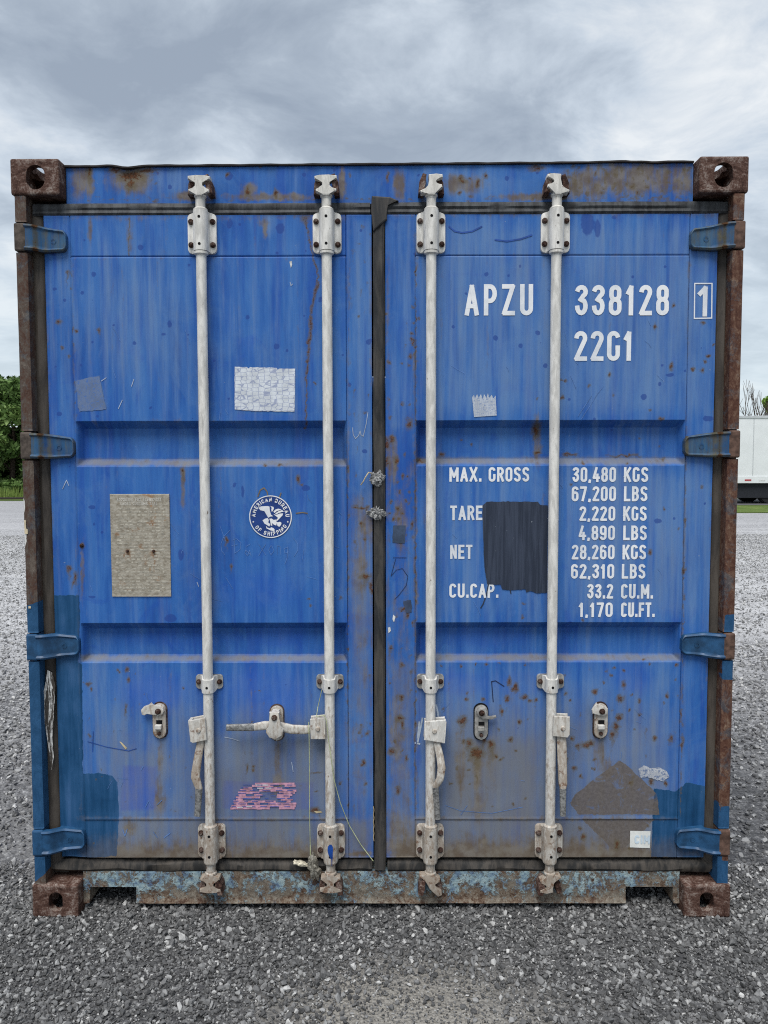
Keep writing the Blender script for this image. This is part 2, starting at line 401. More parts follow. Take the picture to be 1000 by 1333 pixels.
poly('fade', [(60, 300), (450, 300), (450, 545), (60, 545)], .26, 20)
poly('fade', [(99, 496), (130, 489), (139, 533), (104, 536)], 1.0, 2)
spots('fade', '350,285,12,26 590,400,4,80 575,420,3,80 775,540,5,120 850,410,5,100 880,430,4,90', v=.7)
# fresher, deeper blue where labels used to be
poly('deep', [(160, 996), (205, 998), (205, 1054), (156, 1056)], .9, 4)
poly('deep', [(289, 1016), (409, 1018), (408, 1055), (289, 1053)], 1.0, 2)
poly('deep', [(306, 440), (332, 432), (334, 476), (306, 476)], .5, 3)
poly('deep', [(306, 536), (384, 538), (384, 549), (306, 549)], .6, 3)
spots('deep', '340,905,80,60 823,882,40,30 680,890,70,26 600,890,60,24 205,900,60,40 240,830,120,20 360,830,60,20 640,830,80,20 330,770,90,40', v=.6)
# teal repair paint
poly('teal', [(60, 775), (103, 775), (104, 806), (102, 862), (107, 866), (108, 1007), (128, 1006), (146, 1009), (153, 1018), (155, 1060), (152, 1114), (100, 1118), (60, 1120)], 1.0, 2)
poly('teal', [(851, 1026), (880, 1030), (894, 1019), (924, 1024), (926, 1045), (936, 1045), (940, 1120), (848, 1115)], 1.0, 2)
# glue left by a hazard placard (a square on its corner)
poly('glue', [(806, 990), (815, 995), (856, 1034), (858, 1060), (754, 1061), (742, 1046), (749, 1034)], 1.0, 2)
poly('glue', [(757, 1066), (852, 1066), (838, 1082), (812, 1104), (797, 1105)], 1.0, 2)

def grid(name, xs, zs, Yf, mat, parent, cells=None, back=None, smooth=True, wear=True, zf=None):
    """a pressed or flat sheet facing the camera, its edges turned back to y = back; carries the wear attributes"""
    X, Z = np.meshgrid(xs, zs)
    Y = Yf(X, Z)
    if zf is not None:
        Z = zf(X, Z)
    m, n = X.shape
    idx = np.arange(m * n).reshape(m, n)
    if cells is None:
        cells = np.ones((m - 1, n - 1), bool)
    q = np.stack([idx[:-1, :-1], idx[:-1, 1:], idx[1:, 1:], idx[1:, :-1]], -1)[cells]
    V = np.stack([X, Y, Z], -1).reshape(-1, 3)
    src = np.arange(m * n)
    if back is not None:
        pc = np.zeros((m + 1, n + 1), bool); pc[1:-1, 1:-1] = cells
        h = pc[:-1, 1:-1] != pc[1:, 1:-1]        # horizontal edges (m, n-1)
        v_ = pc[1:-1, :-1] != pc[1:-1, 1:]       # vertical edges (m-1, n)
        ed = np.concatenate([np.stack([idx[:, :-1][h], idx[:, 1:][h]], -1), np.stack([idx[:-1][v_], idx[1:][v_]], -1)])
        used = np.unique(ed)
        mp = np.full(m * n, -1); mp[used] = m * n + np.arange(len(used))
        B = V[used].copy(); B[:, 1] = back
        V = np.concatenate([V, B]); src = np.concatenate([src, used])
        q = np.concatenate([q, np.stack([ed[:, 0], ed[:, 1], mp[ed[:, 1]], mp[ed[:, 0]]], -1)])
    keep = np.zeros(len(V), bool); keep[q.ravel()] = True
    rm = np.cumsum(keep) - 1
    q = rm[q]; V = V[keep]; src = src[keep]
    me = bpy.data.meshes.new(name)
    me.vertices.add(len(V)); me.vertices.foreach_set('co', V.astype(np.float32).ravel())
    me.loops.add(q.size); me.loops.foreach_set('vertex_index', q.astype(np.int32).ravel())
    me.polygons.add(len(q)); me.polygons.foreach_set('loop_start', np.arange(0, q.size, 4, dtype=np.int32))
    me.update(calc_edges=True)
    if smooth:
        nq = cells.sum()
        fl = np.zeros(len(q), bool); fl[:nq] = True
        me.polygons.foreach_set('use_smooth', fl)
    if wear:
        U, W = pix(np.stack([X, Y, Z], -1).reshape(-1, 3))
        for k, A in paint(U, W).items():
            a = me.attributes.new(k, 'FLOAT', 'POINT')
            a.data.foreach_set('value', A[src].astype(np.float32))
    me.validate()
    return link(name, me, mat, parent)
def spaced(a, b, step, breaks=()):
    s = list(np.linspace(a, b, max(2, int(round((b - a) / step)) + 1)))
    br = [t for t in breaks if a < t < b]
    s = [t for t in s if all(abs(t - c) > step * .35 for c in br)] + br
    s[0:0] = []
    return np.unique(np.round(np.array(s + [a, b]), 6))

# ------------------------------------------------------------------ node helpers
class N:
    def __init__(self, name):
        self.m = bpy.data.materials.new(name)
        self.m.use_nodes = True
        self.t = self.m.node_tree
        self.t.nodes.clear()
        self.o = self.t.nodes.new('ShaderNodeOutputMaterial')
        self.b = self.t.nodes.new('ShaderNodeBsdfPrincipled')
        self.t.links.new(self.b.outputs[0], self.o.inputs[0])
        self.tc = self.t.nodes.new('ShaderNodeTexCoord')
    def L(self, a, b):
        self.t.links.new(a, b)
    def put(self, sock, v):
        if isinstance(v, (int, float)):
            sock.default_value = v
        elif isinstance(v, (tuple, list)):
            sock.default_value = tuple(v) + ((1,) if len(v) == 3 and sock.type == 'RGBA' else ())
        else:
            self.L(v, sock)
    def attr(self, n):
        a = self.t.nodes.new('ShaderNodeAttribute'); a.attribute_name = n
        return a.outputs['Fac']
    def noise(self, scale, detail=4, rough=.55, dist=0., vs=(1, 1, 1), coord='Object', off=(0, 0, 0)):
        mp = self.t.nodes.new('ShaderNodeMapping')
        mp.inputs['Scale'].default_value = vs; mp.inputs['Location'].default_value = off
        self.L(self.tc.outputs[coord], mp.inputs[0])
        n = self.t.nodes.new('ShaderNodeTexNoise')
        n.inputs['Scale'].default_value = scale; n.inputs['Detail'].default_value = detail
        n.inputs['Roughness'].default_value = rough; n.inputs['Distortion'].default_value = dist
        self.L(mp.outputs[0], n.inputs['Vector'])
        return n.outputs[0]
    def voro(self, scale, feature='F1', vs=(1, 1, 1), rand=1.0, outp='Distance'):
        mp = self.t.nodes.new('ShaderNodeMapping'); mp.inputs['Scale'].default_value = vs
        self.L(self.tc.outputs['Object'], mp.inputs[0])
        n = self.t.nodes.new('ShaderNodeTexVoronoi'); n.feature = feature
        n.inputs['Scale'].default_value = scale; n.inputs['Randomness'].default_value = rand
        self.L(mp.outputs[0], n.inputs['Vector'])
        return n.outputs[outp]
    def math(self, op, a, b=0.0, c=0.0, clamp=False):
        n = self.t.nodes.new('ShaderNodeMath'); n.operation = op; n.use_clamp = clamp
        for s, v in zip(n.inputs, (a, b, c)):
            self.put(s, v)
        return n.outputs[0]
    def rng(self, v, a, b, c=0., d=1., smooth=True):
        n = self.t.nodes.new('ShaderNodeMapRange')
        n.interpolation_type = 'SMOOTHSTEP' if smooth else 'LINEAR'
        for s, q in zip(n.inputs, (v, a, b, c, d)):
            self.put(s, q)
        return n.outputs[0]
    def mix(self, f, a, b, mode='MIX'):
        n = self.t.nodes.new('ShaderNodeMix'); n.data_type = 'RGBA'; n.blend_type = mode
        self.put(n.inputs[0], f); self.put(n.inputs[6], a); self.put(n.inputs[7], b)
        return n.outputs[2]
    def ramp(self, v, stops):
        n = self.t.nodes.new('ShaderNodeValToRGB'); self.L(v, n.inputs[0])
        e_ = n.color_ramp.elements
        while len(e_) < len(stops):
            e_.new(0.5)
        for x, (p, c) in zip(e_, stops):
            x.position = p; x.color = tuple(c) + (1,)
        return n.outputs[0]
    def bump(self, h, strength=.3, dist=.002, prev=None):
        n = self.t.nodes.new('ShaderNodeBump'); n.inputs['Strength'].default_value = strength
        n.inputs['Distance'].default_value = dist; self.L(h, n.inputs['Height'])
        if prev is not None:
            self.L(prev, n.inputs['Normal'])
        return n.outputs[0]
    def fin(self, col, rough=.5, spec=.4, metal=0., nrm=None):
        self.put(self.b.inputs['Base Color'], col); self.put(self.b.inputs['Roughness'], rough)
        self.b.inputs['Specular IOR Level'].default_value = spec; self.put(self.b.inputs['Metallic'], metal)
        if nrm is not None:
            self.L(nrm, self.b.inputs['Normal'])
        return self.m
def flat(name, col, rough=.6, spec=.3, metal=0., var=.25, scale=30, bump=.15):
    n = N(name)
    k = n.noise(scale, 5, .6)
    c = n.mix(n.rng(k, .3, .7), tuple(v * (1 - var) for v in col), tuple(min(1, v * (1 + var)) for v in col))
    return n.fin(c, rough, spec, metal, n.bump(n.noise(scale * 4, 4), bump, .001))

RUST_STOPS = [(.25, (.028, .013, .009)), (.45, (.075, .030, .015)), (.6, (.13, .055, .026)), (.8, (.20, .11, .06))]
def mat_paint(name, dirt=0.0, tone=None):
    """worn blue container paint: chalking, streaks, repaint, stains and rust read from the wear attributes"""
    n = N(name)
    s1 = n.noise(3.0, 5, .6, .3, (5, 1, .7))
    s2 = n.noise(9.0, 5, .6, 0, (7, 1, .55), off=(4, 0, 2))
    big = n.noise(2.2, 4, .55, .4, off=(1, 3, 5))
    fine = n.noise(160, 3, .6)
    k = n.math('ADD', n.math('MULTIPLY', s1, .45), n.math('ADD', n.math('MULTIPLY', s2, .25), n.math('MULTIPLY', big, .3)))
    col = n.ramp(k, [(.36, (.016, .074, .295)), (.46, (.026, .112, .37)), (.54, (.038, .140, .41)), (.66, (.068, .182, .435))])
    col = n.mix(n.math('MULTIPLY', n.rng(n.noise(34, 5, .7, .5, (1, 1, .35)), .56, .72), .22), col, (.13, .21, .40))
    fs = n.noise(44, 5, .6, .15, (1, 1, .09), off=(2, 0, 6))
    col = n.mix(n.math('MULTIPLY', n.rng(fs, .50, .66), .20), col, (.10, .21, .46))
    ck = n.noise(3.4, 6, .62, .2, (11, 1, .38), off=(8, 0, 1))
    col = n.mix(n.math('MULTIPLY', n.rng(ck, .50, .74), .30), col, (.13, .225, .45))
    dk = n.noise(2.6, 6, .62, .5, (9, 1, .5), off=(1, 0, 9))
    col = n.mix(n.math('MULTIPLY', n.rng(dk, .50, .66), .5), col, (.014, .066, .34))
    mo = n.noise(7, 7, .7, 1.2, (1, 1, .8), off=(2, 7, 2))
    col = n.mix(n.math('MULTIPLY', n.rng(mo, .54, .66), .32), col, (.014, .066, .36))
    pa2 = n.noise(5, 7, .68, .9, (1, 1, .75), off=(6, 1, 4))
    col = n.mix(n.math('MULTIPLY', n.rng(pa2, .50, .64), .24), col, (.10, .205, .41))
    fa = n.rng(n.math('ADD', n.attr('fade'), n.math('MULTIPLY', n.math('SUBTRACT', n.math('ADD', n.math('MULTIPLY', ck, .6), n.math('MULTIPLY', fs, .4)), .5), 2.2)), .1, 1.0, 0, .72)
    col = n.mix(fa, col, (.135, .235, .42))
    de = n.rng(n.math('ADD', n.attr('deep'), n.math('MULTIPLY', n.math('SUBTRACT', big, .5), .8)), .28, .95, 0, .58)
    col = n.mix(de, col, (.018, .074, .45))
    sp = n.rng(n.math('ADD', n.attr('spot'), n.math('MULTIPLY', n.math('SUBTRACT', n.noise(120, 3), .5), .5)), .35, .6, 0, .72)
    col = n.mix(sp, col, (.020, .058, .26))
    # repair paint and glue
    rag = n.math('MULTIPLY', n.math('SUBTRACT', n.noise(45, 6, .7, .3, (1, 1, .35)), .5), 1.25)
    te = n.rng(n.math('ADD', n.attr('teal'), rag), .44, .56)
    tcol = n.ramp(n.math('ADD', n.math('MULTIPLY', n.noise(16, 6, .65, .3, (2.2, 1, .16)), .6), n.math('MULTIPLY', n.noise(6, 5, .6, .5), .4)), [(.36, (.008, .042, .105)), (.46, (.013, .062, .15)), (.54, (.022, .082, .19)), (.64, (.045, .115, .25))])
    gl = n.rng(n.math('ADD', n.attr('glue'), rag), .44, .56)
    gl = n.math('MULTIPLY', gl, n.rng(n.noise(22, 6, .7, .8), .34, .46, .25, .90))
    gcol = n.mix(n.rng(n.noise(90, 4, .7), .35, .65), (.112, .094, .080), (.145, .125, .110))
    fi = n.math('ADD', n.attr('film'), n.math('MULTIPLY', n.math('SUBTRACT', n.math('ADD', n.math('MULTIPLY', ck, .5), n.math('MULTIPLY', n.noise(11, 6, .65, .3, (1, 1, .7), off=(5, 5, 5)), .5)), .5), 1.3))
    fi = n.rng(fi, .05, 1.0, 0, .80)
    col = n.mix(fi, col, n.mix(n.rng(big, .4, .6), (.170, .165, .150), (.195, .20, .20)))
    # dirt
    gn = n.math('ADD', n.math('MULTIPLY', n.noise(17, 7, .72, .5, (1.3, 1, .8)), .5), n.math('MULTIPLY', n.noise(8, 7, .7, .3, (7, 1, .4), off=(3, 3, 0)), .5))
    gr = n.math('ADD', n.math('MULTIPLY', n.attr('grime'), 1.35), n.math('MULTIPLY', n.math('SUBTRACT', gn, .53), 3.0))
    gr = n.rng(n.math('ADD', gr, dirt), .16, 1.05, 0, .9)
    gcol2 = n.mix(n.rng(n.noise(20, 5, .6), .35, .65), (.125, .092, .058), (.19, .165, .13))
    col = n.mix(gr, col, gcol2)
    col = n.mix(te, col, n.mix(n.math('MULTIPLY', gr, .35), tcol, gcol2))
    col = n.mix(gl, col, gcol)
    # rust
    rn = n.noise(120, 7, .78, .9)
    ru = n.math('ADD', n.attr('rust'), n.math('MULTIPLY', n.math('SUBTRACT', rn, .5), 1.5))
    halo = n.rng(ru, .12, .80, 0, .70)
    col = n.mix(halo, col, (.115, .092, .050))
    core = n.rng(ru, .74, 1.0)
    col = n.mix(n.math('MULTIPLY', core, .92), col, n.ramp(n.noise(130, 5, .7), [(p, tuple(v * 1.0 for v in c)) for p, c in RUST_STOPS]))
    col = n.mix(n.math('MULTIPLY', n.rng(n.noise(75, 3, .6, 0, (1, 1, 1), off=(7, 7, 7)), .74, .78), .6), col, (.30, .36, .44))
    if tone:
        col = n.mix(1.0, col, tone, 'MULTIPLY')
    rough = n.math('ADD', n.math('ADD', .50, n.math('MULTIPLY', core, .35)), n.math('ADD', n.math('MULTIPLY', gr, .2), n.math('MULTIPLY', te, -.12)))
    h = n.math('ADD', n.math('MULTIPLY', fine, .15), n.math('ADD', n.math('MULTIPLY', core, n.math('MULTIPLY', rn, 1.4)), n.math('MULTIPLY', te, .5)))
    return n.fin(col, rough, .15, 0, n.bump(h, .35, .0014))
def mat_rust(name, bright=1.0):
    n = N(name)
    a = n.noise(24, 8, .78, .7); b = n.noise(150, 6, .75)
    k = n.math('ADD', n.math('MULTIPLY', a, .68), n.math('MULTIPLY', b, .32))
    col = n.ramp(k, [(.40, tuple(v * bright for v in (.022, .012, .010))), (.46, tuple(v * bright for v in (.062, .031, .023))), (.515, tuple(v * bright for v in (.105, .058, .044))), (.56, tuple(v * bright for v in (.19, .14, .12))), (.63, tuple(v * bright for v in (.34, .29, .25)))])
    col = n.mix(n.rng(n.noise(48, 5, .75, off=(2, 9, 4)), .66, .72, 0, .8), col, (.32, .20, .12))
    return n.fin(col, .85, .2, 0, n.bump(k, 1.0, .006))
def mat_flake(name):
    """sill: light blue paint flaking off brown rust"""
    n = N(name)
    a = n.noise(13, 8, .76, .9, (1, 1, .8)); b = n.noise(75, 7, .78, .6)
    br = n.ramp(b, [(.38, (.055, .030, .020)), (.46, (.12, .078, .052)), (.53, (.18, .14, .105)), (.60, (.25, .215, .17)), (.70, (.36, .32, .26))])
    dirt = n.mix(n.rng(n.noise(9, 7, .7, .4, off=(3, 0, 0)), .44, .58, 0, .7), br, n.mix(n.rng(b, .4, .6), (.15, .135, .11), (.26, .24, .20)))
    k = n.math('ADD', n.math('MULTIPLY', a, .62), n.math('MULTIPLY', b, .48))
    sp = n.t.nodes.new('ShaderNodeSeparateXYZ'); n.L(n.tc.outputs['Object'], sp.inputs[0])
    hi = n.rng(sp.outputs[2], .03, .10, -.07, .0)
    f1 = n.rng(n.math('ADD', k, hi), .512, .575, 0, .85)
    blue = n.ramp(n.noise(26, 7, .75, .4, off=(0, 5, 5)), [(.38, (.075, .14, .25)), (.45, (.14, .23, .32)), (.52, (.24, .36, .41)), (.62, (.38, .48, .49))])
    col = n.mix(f1, dirt, blue)
    low = n.rng(sp.outputs[2], .03, .075, .05, -.03)
    col = n.mix(n.rng(n.math('ADD', n.noise(30, 7, .78, .5, off=(5, 2, 1)), low), .57, .64, 0, .85), col, n.ramp(b, [(.35, (.030, .015, .011)), (.6, (.10, .052, .033))]))
    return n.fin(col, .78, .22, 0, n.bump(n.math('ADD', n.math('MULTIPLY', f1, .5), b), .8, .004))
def mat_post(name, side):
    """corner post: brown grey old paint, rust, and the teal repaint low down"""
    n = N(name)
    a = n.noise(20, 8, .78, .7, (1.3, 1.3, .7)); b = n.noise(80, 7, .8, .5, (1, 1, .75))
    k = n.math('ADD', n.math('MULTIPLY', a, .55), n.math('MULTIPLY', b, .45))
    base = n.ramp(k, [(.36, (.035, .018, .013)), (.46, (.075, .038, .026)), (.53, (.088, .068, .055)), (.60, (.14, .115, .095)), (.70, (.33, .27, .20))] if side < 0 else
                     [(.36, (.028, .012, .009)), (.46, (.075, .030, .019)), (.53, (.12, .062, .040)), (.60, (.20, .135, .095)), (.70, (.36, .28, .17))])
    base = n.mix(n.rng(n.noise(11, 7, .75, .6, off=(4, 4, 1)), .50, .60, 0, .7), base, n.mix(n.rng(b, .4, .6), (.045, .055, .068), (.11, .115, .12)))
    te = n.rng(n.math('ADD', n.attr('teal'), n.math('MULTIPLY', n.math('SUBTRACT', n.noise(30, 6, .7, .3, (1, 1, .4)), .5), .55)), .44, .55)
    col = n.mix(te, base, n.mix(n.rng(a, .4, .6), (.012, .060, .14), (.022, .085, .19)))
    fd = n.rng(n.math('ADD', n.attr('fade'), n.math('MULTIPLY', n.math('SUBTRACT', n.noise(60, 6, .8, .3, (1, 1, .25)), .5), 1.2)), .5, .6)
    col = n.mix(fd, col, (.62, .62, .6))
    return n.fin(col, .75, .25, 0, n.bump(b, .6, .0025))
def mat_white(name, grime=0.0, tone=(.67, .655, .615)):
    n = N(name)
    a = n.noise(26, 6, .65, .3, (2, 2, .5)); b = n.noise(110, 5, .7, 0, (1, 1, .4))
    sp = n.t.nodes.new('ShaderNodeSeparateXYZ'); n.L(n.tc.outputs['Object'], sp.inputs[0])
    lo = n.rng(sp.outputs[2], .2, 1.3, .16, 0.0)
    base = n.mix(n.rng(a, .38, .62), tuple(v * .78 for v in tone), tuple(min(1, v * 1.10) for v in tone))
    d = n.math('ADD', n.math('ADD', n.math('MULTIPLY', a, .5), n.math('MULTIPLY', b, .5)), n.math('ADD', lo, grime))
    col = n.mix(n.rng(d, .565, .76, 0, .85), base, (.27, .215, .165))
    col = n.mix(n.rng(n.noise(60, 7, .78, .6, (1.5, 1.5, .4), off=(3, 1, 8)), .62, .67, 0, .85), col, (.13, .085, .06))
    col = n.mix(n.rng(n.noise(30, 5, .75, 0, (3, 3, .16), off=(6, 1, 3)), .62, .70, 0, .6), col, (.17, .17, .17))
    rust = n.rng(n.math('ADD', n.noise(40, 6, .75, .4), n.math('ADD', n.math('MULTIPLY', lo, .35), grime)), .66, .74, 0, .8)
    col = n.mix(rust, col, (.15, .075, .040))
    return n.fin(col, .55, .35, 0, n.bump(b, .3, .0012))
def mat_rubber(name, a_, b_):
    n = N(name)
    k = n.noise(12, 6, .65, .4, (3, 3, .5)); f_ = n.noise(120, 4, .7)
    col = n.mix(n.rng(k, .36, .66), a_, b_)
    col = n.mix(n.rng(n.noise(60, 6, .75, .5, (1, 1, .4), off=(2, 2, 2)), .68, .74, 0, .5), col, (.16, .15, .14))
    return n.fin(col, .65, .35, 0, n.bump(n.math('ADD', k, n.math('MULTIPLY', f_, .3)), .5, .003))

M_PAINT = mat_paint('blue_paint')
M_HEAD = mat_paint('blue_paint_header', .06)
M_RUST = mat_rust('rusty_casting')
M_RUST2 = mat_rust('rust_dark', .8)
M_SILL = mat_flake('flaking_sill')
M_POSTL, M_POSTR = mat_post('post_paint_brown', -1), mat_post('post_paint_rust', 1)
M_WHITE = mat_white('white_bar_paint')
M_WHITE2 = mat_white('white_gear_paint', .04, (.64, .62, .57))
M_WHITE3 = mat_white('white_worn_paint', .08, (.58, .55, .495))
M_BOLT = mat_rust('bolt_rust', .62)
M_DARK = flat('dark_hole', (.008, .008, .009), .8, .1)
M_RUB = mat_rubber('black_rubber', (.020, .021, .023), (.066, .060, .054))
M_RUBT = mat_rubber('top_rubber', (.020, .021, .023), (.070, .075, .08))
M_RUBB = mat_rubber('brown_rubber', (.040, .034, .029), (.085, .072, .06))
M_RUBD = mat_rubber('dirty_rubber', (.010, .010, .010), (.062, .053, .044))
M_INSIDE = flat('dark_steel', (.03, .035, .05), .7)
M_SIDE = flat('side_wall_paint', (.055, .13, .36), .5, .35, var=.2, scale=6)
M_GRIP = flat('worn_grip', (.22, .22, .215), .55, .4, .2, .55, 120, .8)
M_GALV = flat('zinc_plate', (.34, .33, .31), .5, .4, .3, .3, 60)
def letters():
    n = N('white_lettering')
    k = n.noise(70, 7, .78, .4)
    base = n.mix(n.rng(n.noise(9, 5, .7), .4, .65), (.78, .79, .80), (.62, .65, .69))
    col = n.mix(n.rng(k, .645, .68, 0, .8), base, (.07, .16, .42))
    return n.fin(col, .5, .3)
M_LET = letters()

# ------------------------------------------------------------------ ground
def mat_ground():
    n = N('gravel_ground')
    v1 = n.voro(85, outp='Color'); d1 = n.voro(85)
    sv = n.t.nodes.new('ShaderNodeSeparateColor'); n.L(v1, sv.inputs[0])
    v2 = n.voro(34, outp='Color'); d2 = n.voro(34)
    sv2 = n.t.nodes.new('ShaderNodeSeparateColor'); n.L(v2, sv2.inputs[0])
    k = n.math('ADD', n.math('MULTIPLY', sv.outputs[0], .55), n.math('MULTIPLY', sv2.outputs[1], .45))
    col = n.ramp(k, [(.1, (.045, .045, .046)), (.45, (.10, .10, .101)), (.75, (.20, .20, .20)), (.97, (.40, .40, .395))])
    gap = n.rng(n.math('MULTIPLY', d1, 1.0), .28, .62)
    col = n.mix(n.math('MULTIPLY', gap, .6), col, (.055, .056, .06))
    big = n.noise(.55, 5, .6, .6)
    col = n.mix(n.rng(big, .52, .70, 0, .45), col, (.33, .325, .315))
    spg = n.t.nodes.new('ShaderNodeSeparateXYZ'); n.L(n.tc.outputs['Object'], spg.inputs[0])
    far = n.rng(n.math('ADD', spg.outputs[1], n.math('MULTIPLY', n.noise(.8, 4, .6, .4), 3.0)), 1.2, 7.0, 0, .85)  # paler gravel towards the back, with its open-sky brightness painted in
    col = n.mix(far, col, n.mix(n.rng(n.math('ADD', n.math('MULTIPLY', k, .7), n.math('MULTIPLY', n.noise(7, 6, .75), .5)), .35, .85), n.mix(n.rng(n.noise(.7, 6, .7, .5, (.35, 1.6, 1), off=(9, 2, 0)), .42, .60), (.15, .15, .155), (.40, .40, .405)), (.66, .66, .67)))
    dx_ = n.math('DIVIDE', n.math('SUBTRACT', spg.outputs[0], .10), .46); dy_ = n.math('DIVIDE', n.math('ADD', spg.outputs[1], .50), .30)
    dr = n.math('ADD', n.math('SQRT', n.math('ADD', n.math('MULTIPLY', dx_, dx_), n.math('MULTIPLY', dy_, dy_))), n.math('MULTIPLY', n.math('SUBTRACT', n.noise(6, 6, .7), .5), 1.4))
    col = n.mix(n.rng(dr, .25, 1.35, .9, 0), col, n.mix(n.rng(n.noise(130, 4, .7), .35, .65), (.19, .178, .155), (.34, .325, .295)))
    col = n.mix(n.rng(spg.outputs[1], 10.0, 24.0, 0, .6), col, (.30, .30, .315))
    h = n.math('ADD', n.math('MULTIPLY', d1, -1.0), n.math('MULTIPLY', d2, -1.0))
    return n.fin(col, .85, .25, 0, n.bump(h, .8, .008))
gx = np.concatenate([[-400, -120, -50], np.linspace(-26, 26, 27), [50, 120, 400]])
gy = np.concatenate([[-60, -12], np.linspace(-4, 40, 23), [55, 100, 250, 700]])
V = [(x, y, 0.0) for y in gy for x in gx]
F = [(j * len(gx) + i, j * len(gx) + i + 1, (j + 1) * len(gx) + i + 1, (j + 1) * len(gx) + i) for j in range(len(gy) - 1) for i in range(len(gx) - 1)]
o = pydata('ground', V, F, mat_ground())
tag(o, 'grey crushed stone yard stretching to the grass verge', kind='structure')

def mat_stone():
    n = N('gravel_stone')
    t = n.attr('tint')
    col = n.ramp(t, [(0.0, (.028, .028, .029)), (.3, (.085, .085, .086)), (.6, (.18, .18, .18)), (.85, (.33, .33, .325)), (1.0, (.52, .515, .50))])
    col = n.mix(n.rng(t, .995, 1.0, 0, 0), col, (.4, .2, .1))
    col = n.mix(n.rng(n.noise(140, 5, .7), .35, .7, 0, .4), col, n.mix(.5, col, (.30, .30, .29)))
    return n.fin(col, .7, .35, 0, n.bump(n.noise(220, 4, .7), .4, .0015))
M_STONE = mat_stone()
ICO_V = []; g = (1 + 5 ** .5) / 2
for s in ((-1, g, 0), (1, g, 0), (-1, -g, 0), (1, -g, 0), (0, -1, g), (0, 1, g), (0, -1, -g), (0, 1, -g), (g, 0, -1), (g, 0, 1), (-g, 0, -1), (-g, 0, 1)):
    ICO_V.append(np.array(s) / math.hypot(1, g))
ICO_V = np.array(ICO_V)
ICO_F = np.array([(0, 11, 5), (0, 5, 1), (0, 1, 7), (0, 7, 10), (0, 10, 11), (1, 5, 9), (5, 11, 4), (11, 10, 2), (10, 7, 6), (7, 1, 8), (3, 9, 4), (3, 4, 2), (3, 2, 6), (3, 6, 8), (3, 8, 9), (4, 9, 5), (2, 4, 11), (6, 2, 10), (8, 6, 7), (9, 8, 1)])
OCT_V = np.array([(1, 0, 0), (0, 1, 0), (-1, 0, 0), (0, -1, 0), (0, 0, 1), (0, 0, -1)], float)
OCT_F = np.array([(0, 1, 4), (1, 2, 4), (2, 3, 4), (3, 0, 4), (1, 0, 5), (2, 1, 5), (3, 2, 5), (0, 3, 5)])
def stones(pos, size, BV, BF, tint):
    n = len(pos); k = len(BV)
    jit = rng.uniform(.58, 1.22, (n, k, 1)) * BV[None] + rng.normal(0, .09, (n, k, 3))
    jit *= np.stack([rng.uniform(.8, 1.3, n), rng.uniform(.6, 1.0, n), rng.uniform(.4, .8, n)], -1)[:, None, :]
    jit *= size[:, None, None] * .5
    q = rng.normal(size=(n, 4)); q[:, 1:3] *= .45; q /= np.linalg.norm(q, axis=1, keepdims=True)
    w_, x, y, z = q.T
    M = np.stack([np.stack([1 - 2 * (y * y + z * z), 2 * (x * y - z * w_), 2 * (x * z + y * w_)], -1), np.stack([2 * (x * y + z * w_), 1 - 2 * (x * x + z * z), 2 * (y * z - x * w_)], -1), np.stack([2 * (x * z - y * w_), 2 * (y * z + x * w_), 1 - 2 * (x * x + y * y)], -1)], 1)
    P = np.einsum('nij,nkj->nki', M, jit) + pos[:, None, :]
    return P.reshape(-1, 3), (BF[None] + (np.arange(n) * k)[:, None, None]).reshape(-1, 3), np.repeat(tint, k)
def region(n, x0, x1, y0, y1):
    return np.stack([rng.uniform(x0, x1, n), rng.uniform(y0, y1, n), np.zeros(n)], -1)
def fines(p):      # 0 = coarse clean stone, 1 = trodden fines
    f_ = np.exp(-(((p[:, 0] - .10) / .40) ** 2 + ((p[:, 1] + .48) / .26) ** 2))
    return np.clip(f_ + (fbm(p[:, 0] * 3, p[:, 1] * 3, 3, 5) - .5) * 1.1, 0, 1)
SV, SF, ST, base_i = [], [], [], 0
def add_stones(p, lo, hi, BV, BF, zk, bright=0.0):
    global base_i
    f_ = fines(p)
    keep = rng.random(len(p)) > f_ * (.90 if hi > .012 else .25)
    p = p[keep]; n = len(p)
    s = lo + (hi - lo) * rng.random(n) ** 1.7
    p[:, 2] = s * rng.uniform(-.02, .26, n) + zk
    bright = bright + .05 + .22 * sstep(.1, 3.2, p[:, 1]) + .10 * sstep(1.1, 1.5, np.abs(p[:, 0]))  # lighter stone at sides and back; container's shade in front painted by tint
    t = np.clip(rng.beta(.95, 1.85, n) + bright + .25 * (fbm(p[:, 0] * 2, p[:, 1] * 2, 3, 9) - .5), 0, 1)
    a, b, c = stones(p, s, BV, BF, t)
    SV.append(a); SF.append(b + base_i); ST.append(c); base_i += len(a)
add_stones(region(80000, -2.1, 2.1, -1.0, .36), .005, .012, OCT_V, OCT_F, 0.001)
add_stones(region(40000, -2.1, 2.1, -1.0, .36), .008, .024, ICO_V, ICO_F, 0.003)
add_stones(region(420, -2.1, 2.1, -1.0, .36), .022, .034, ICO_V, ICO_F, 0.004, .10)
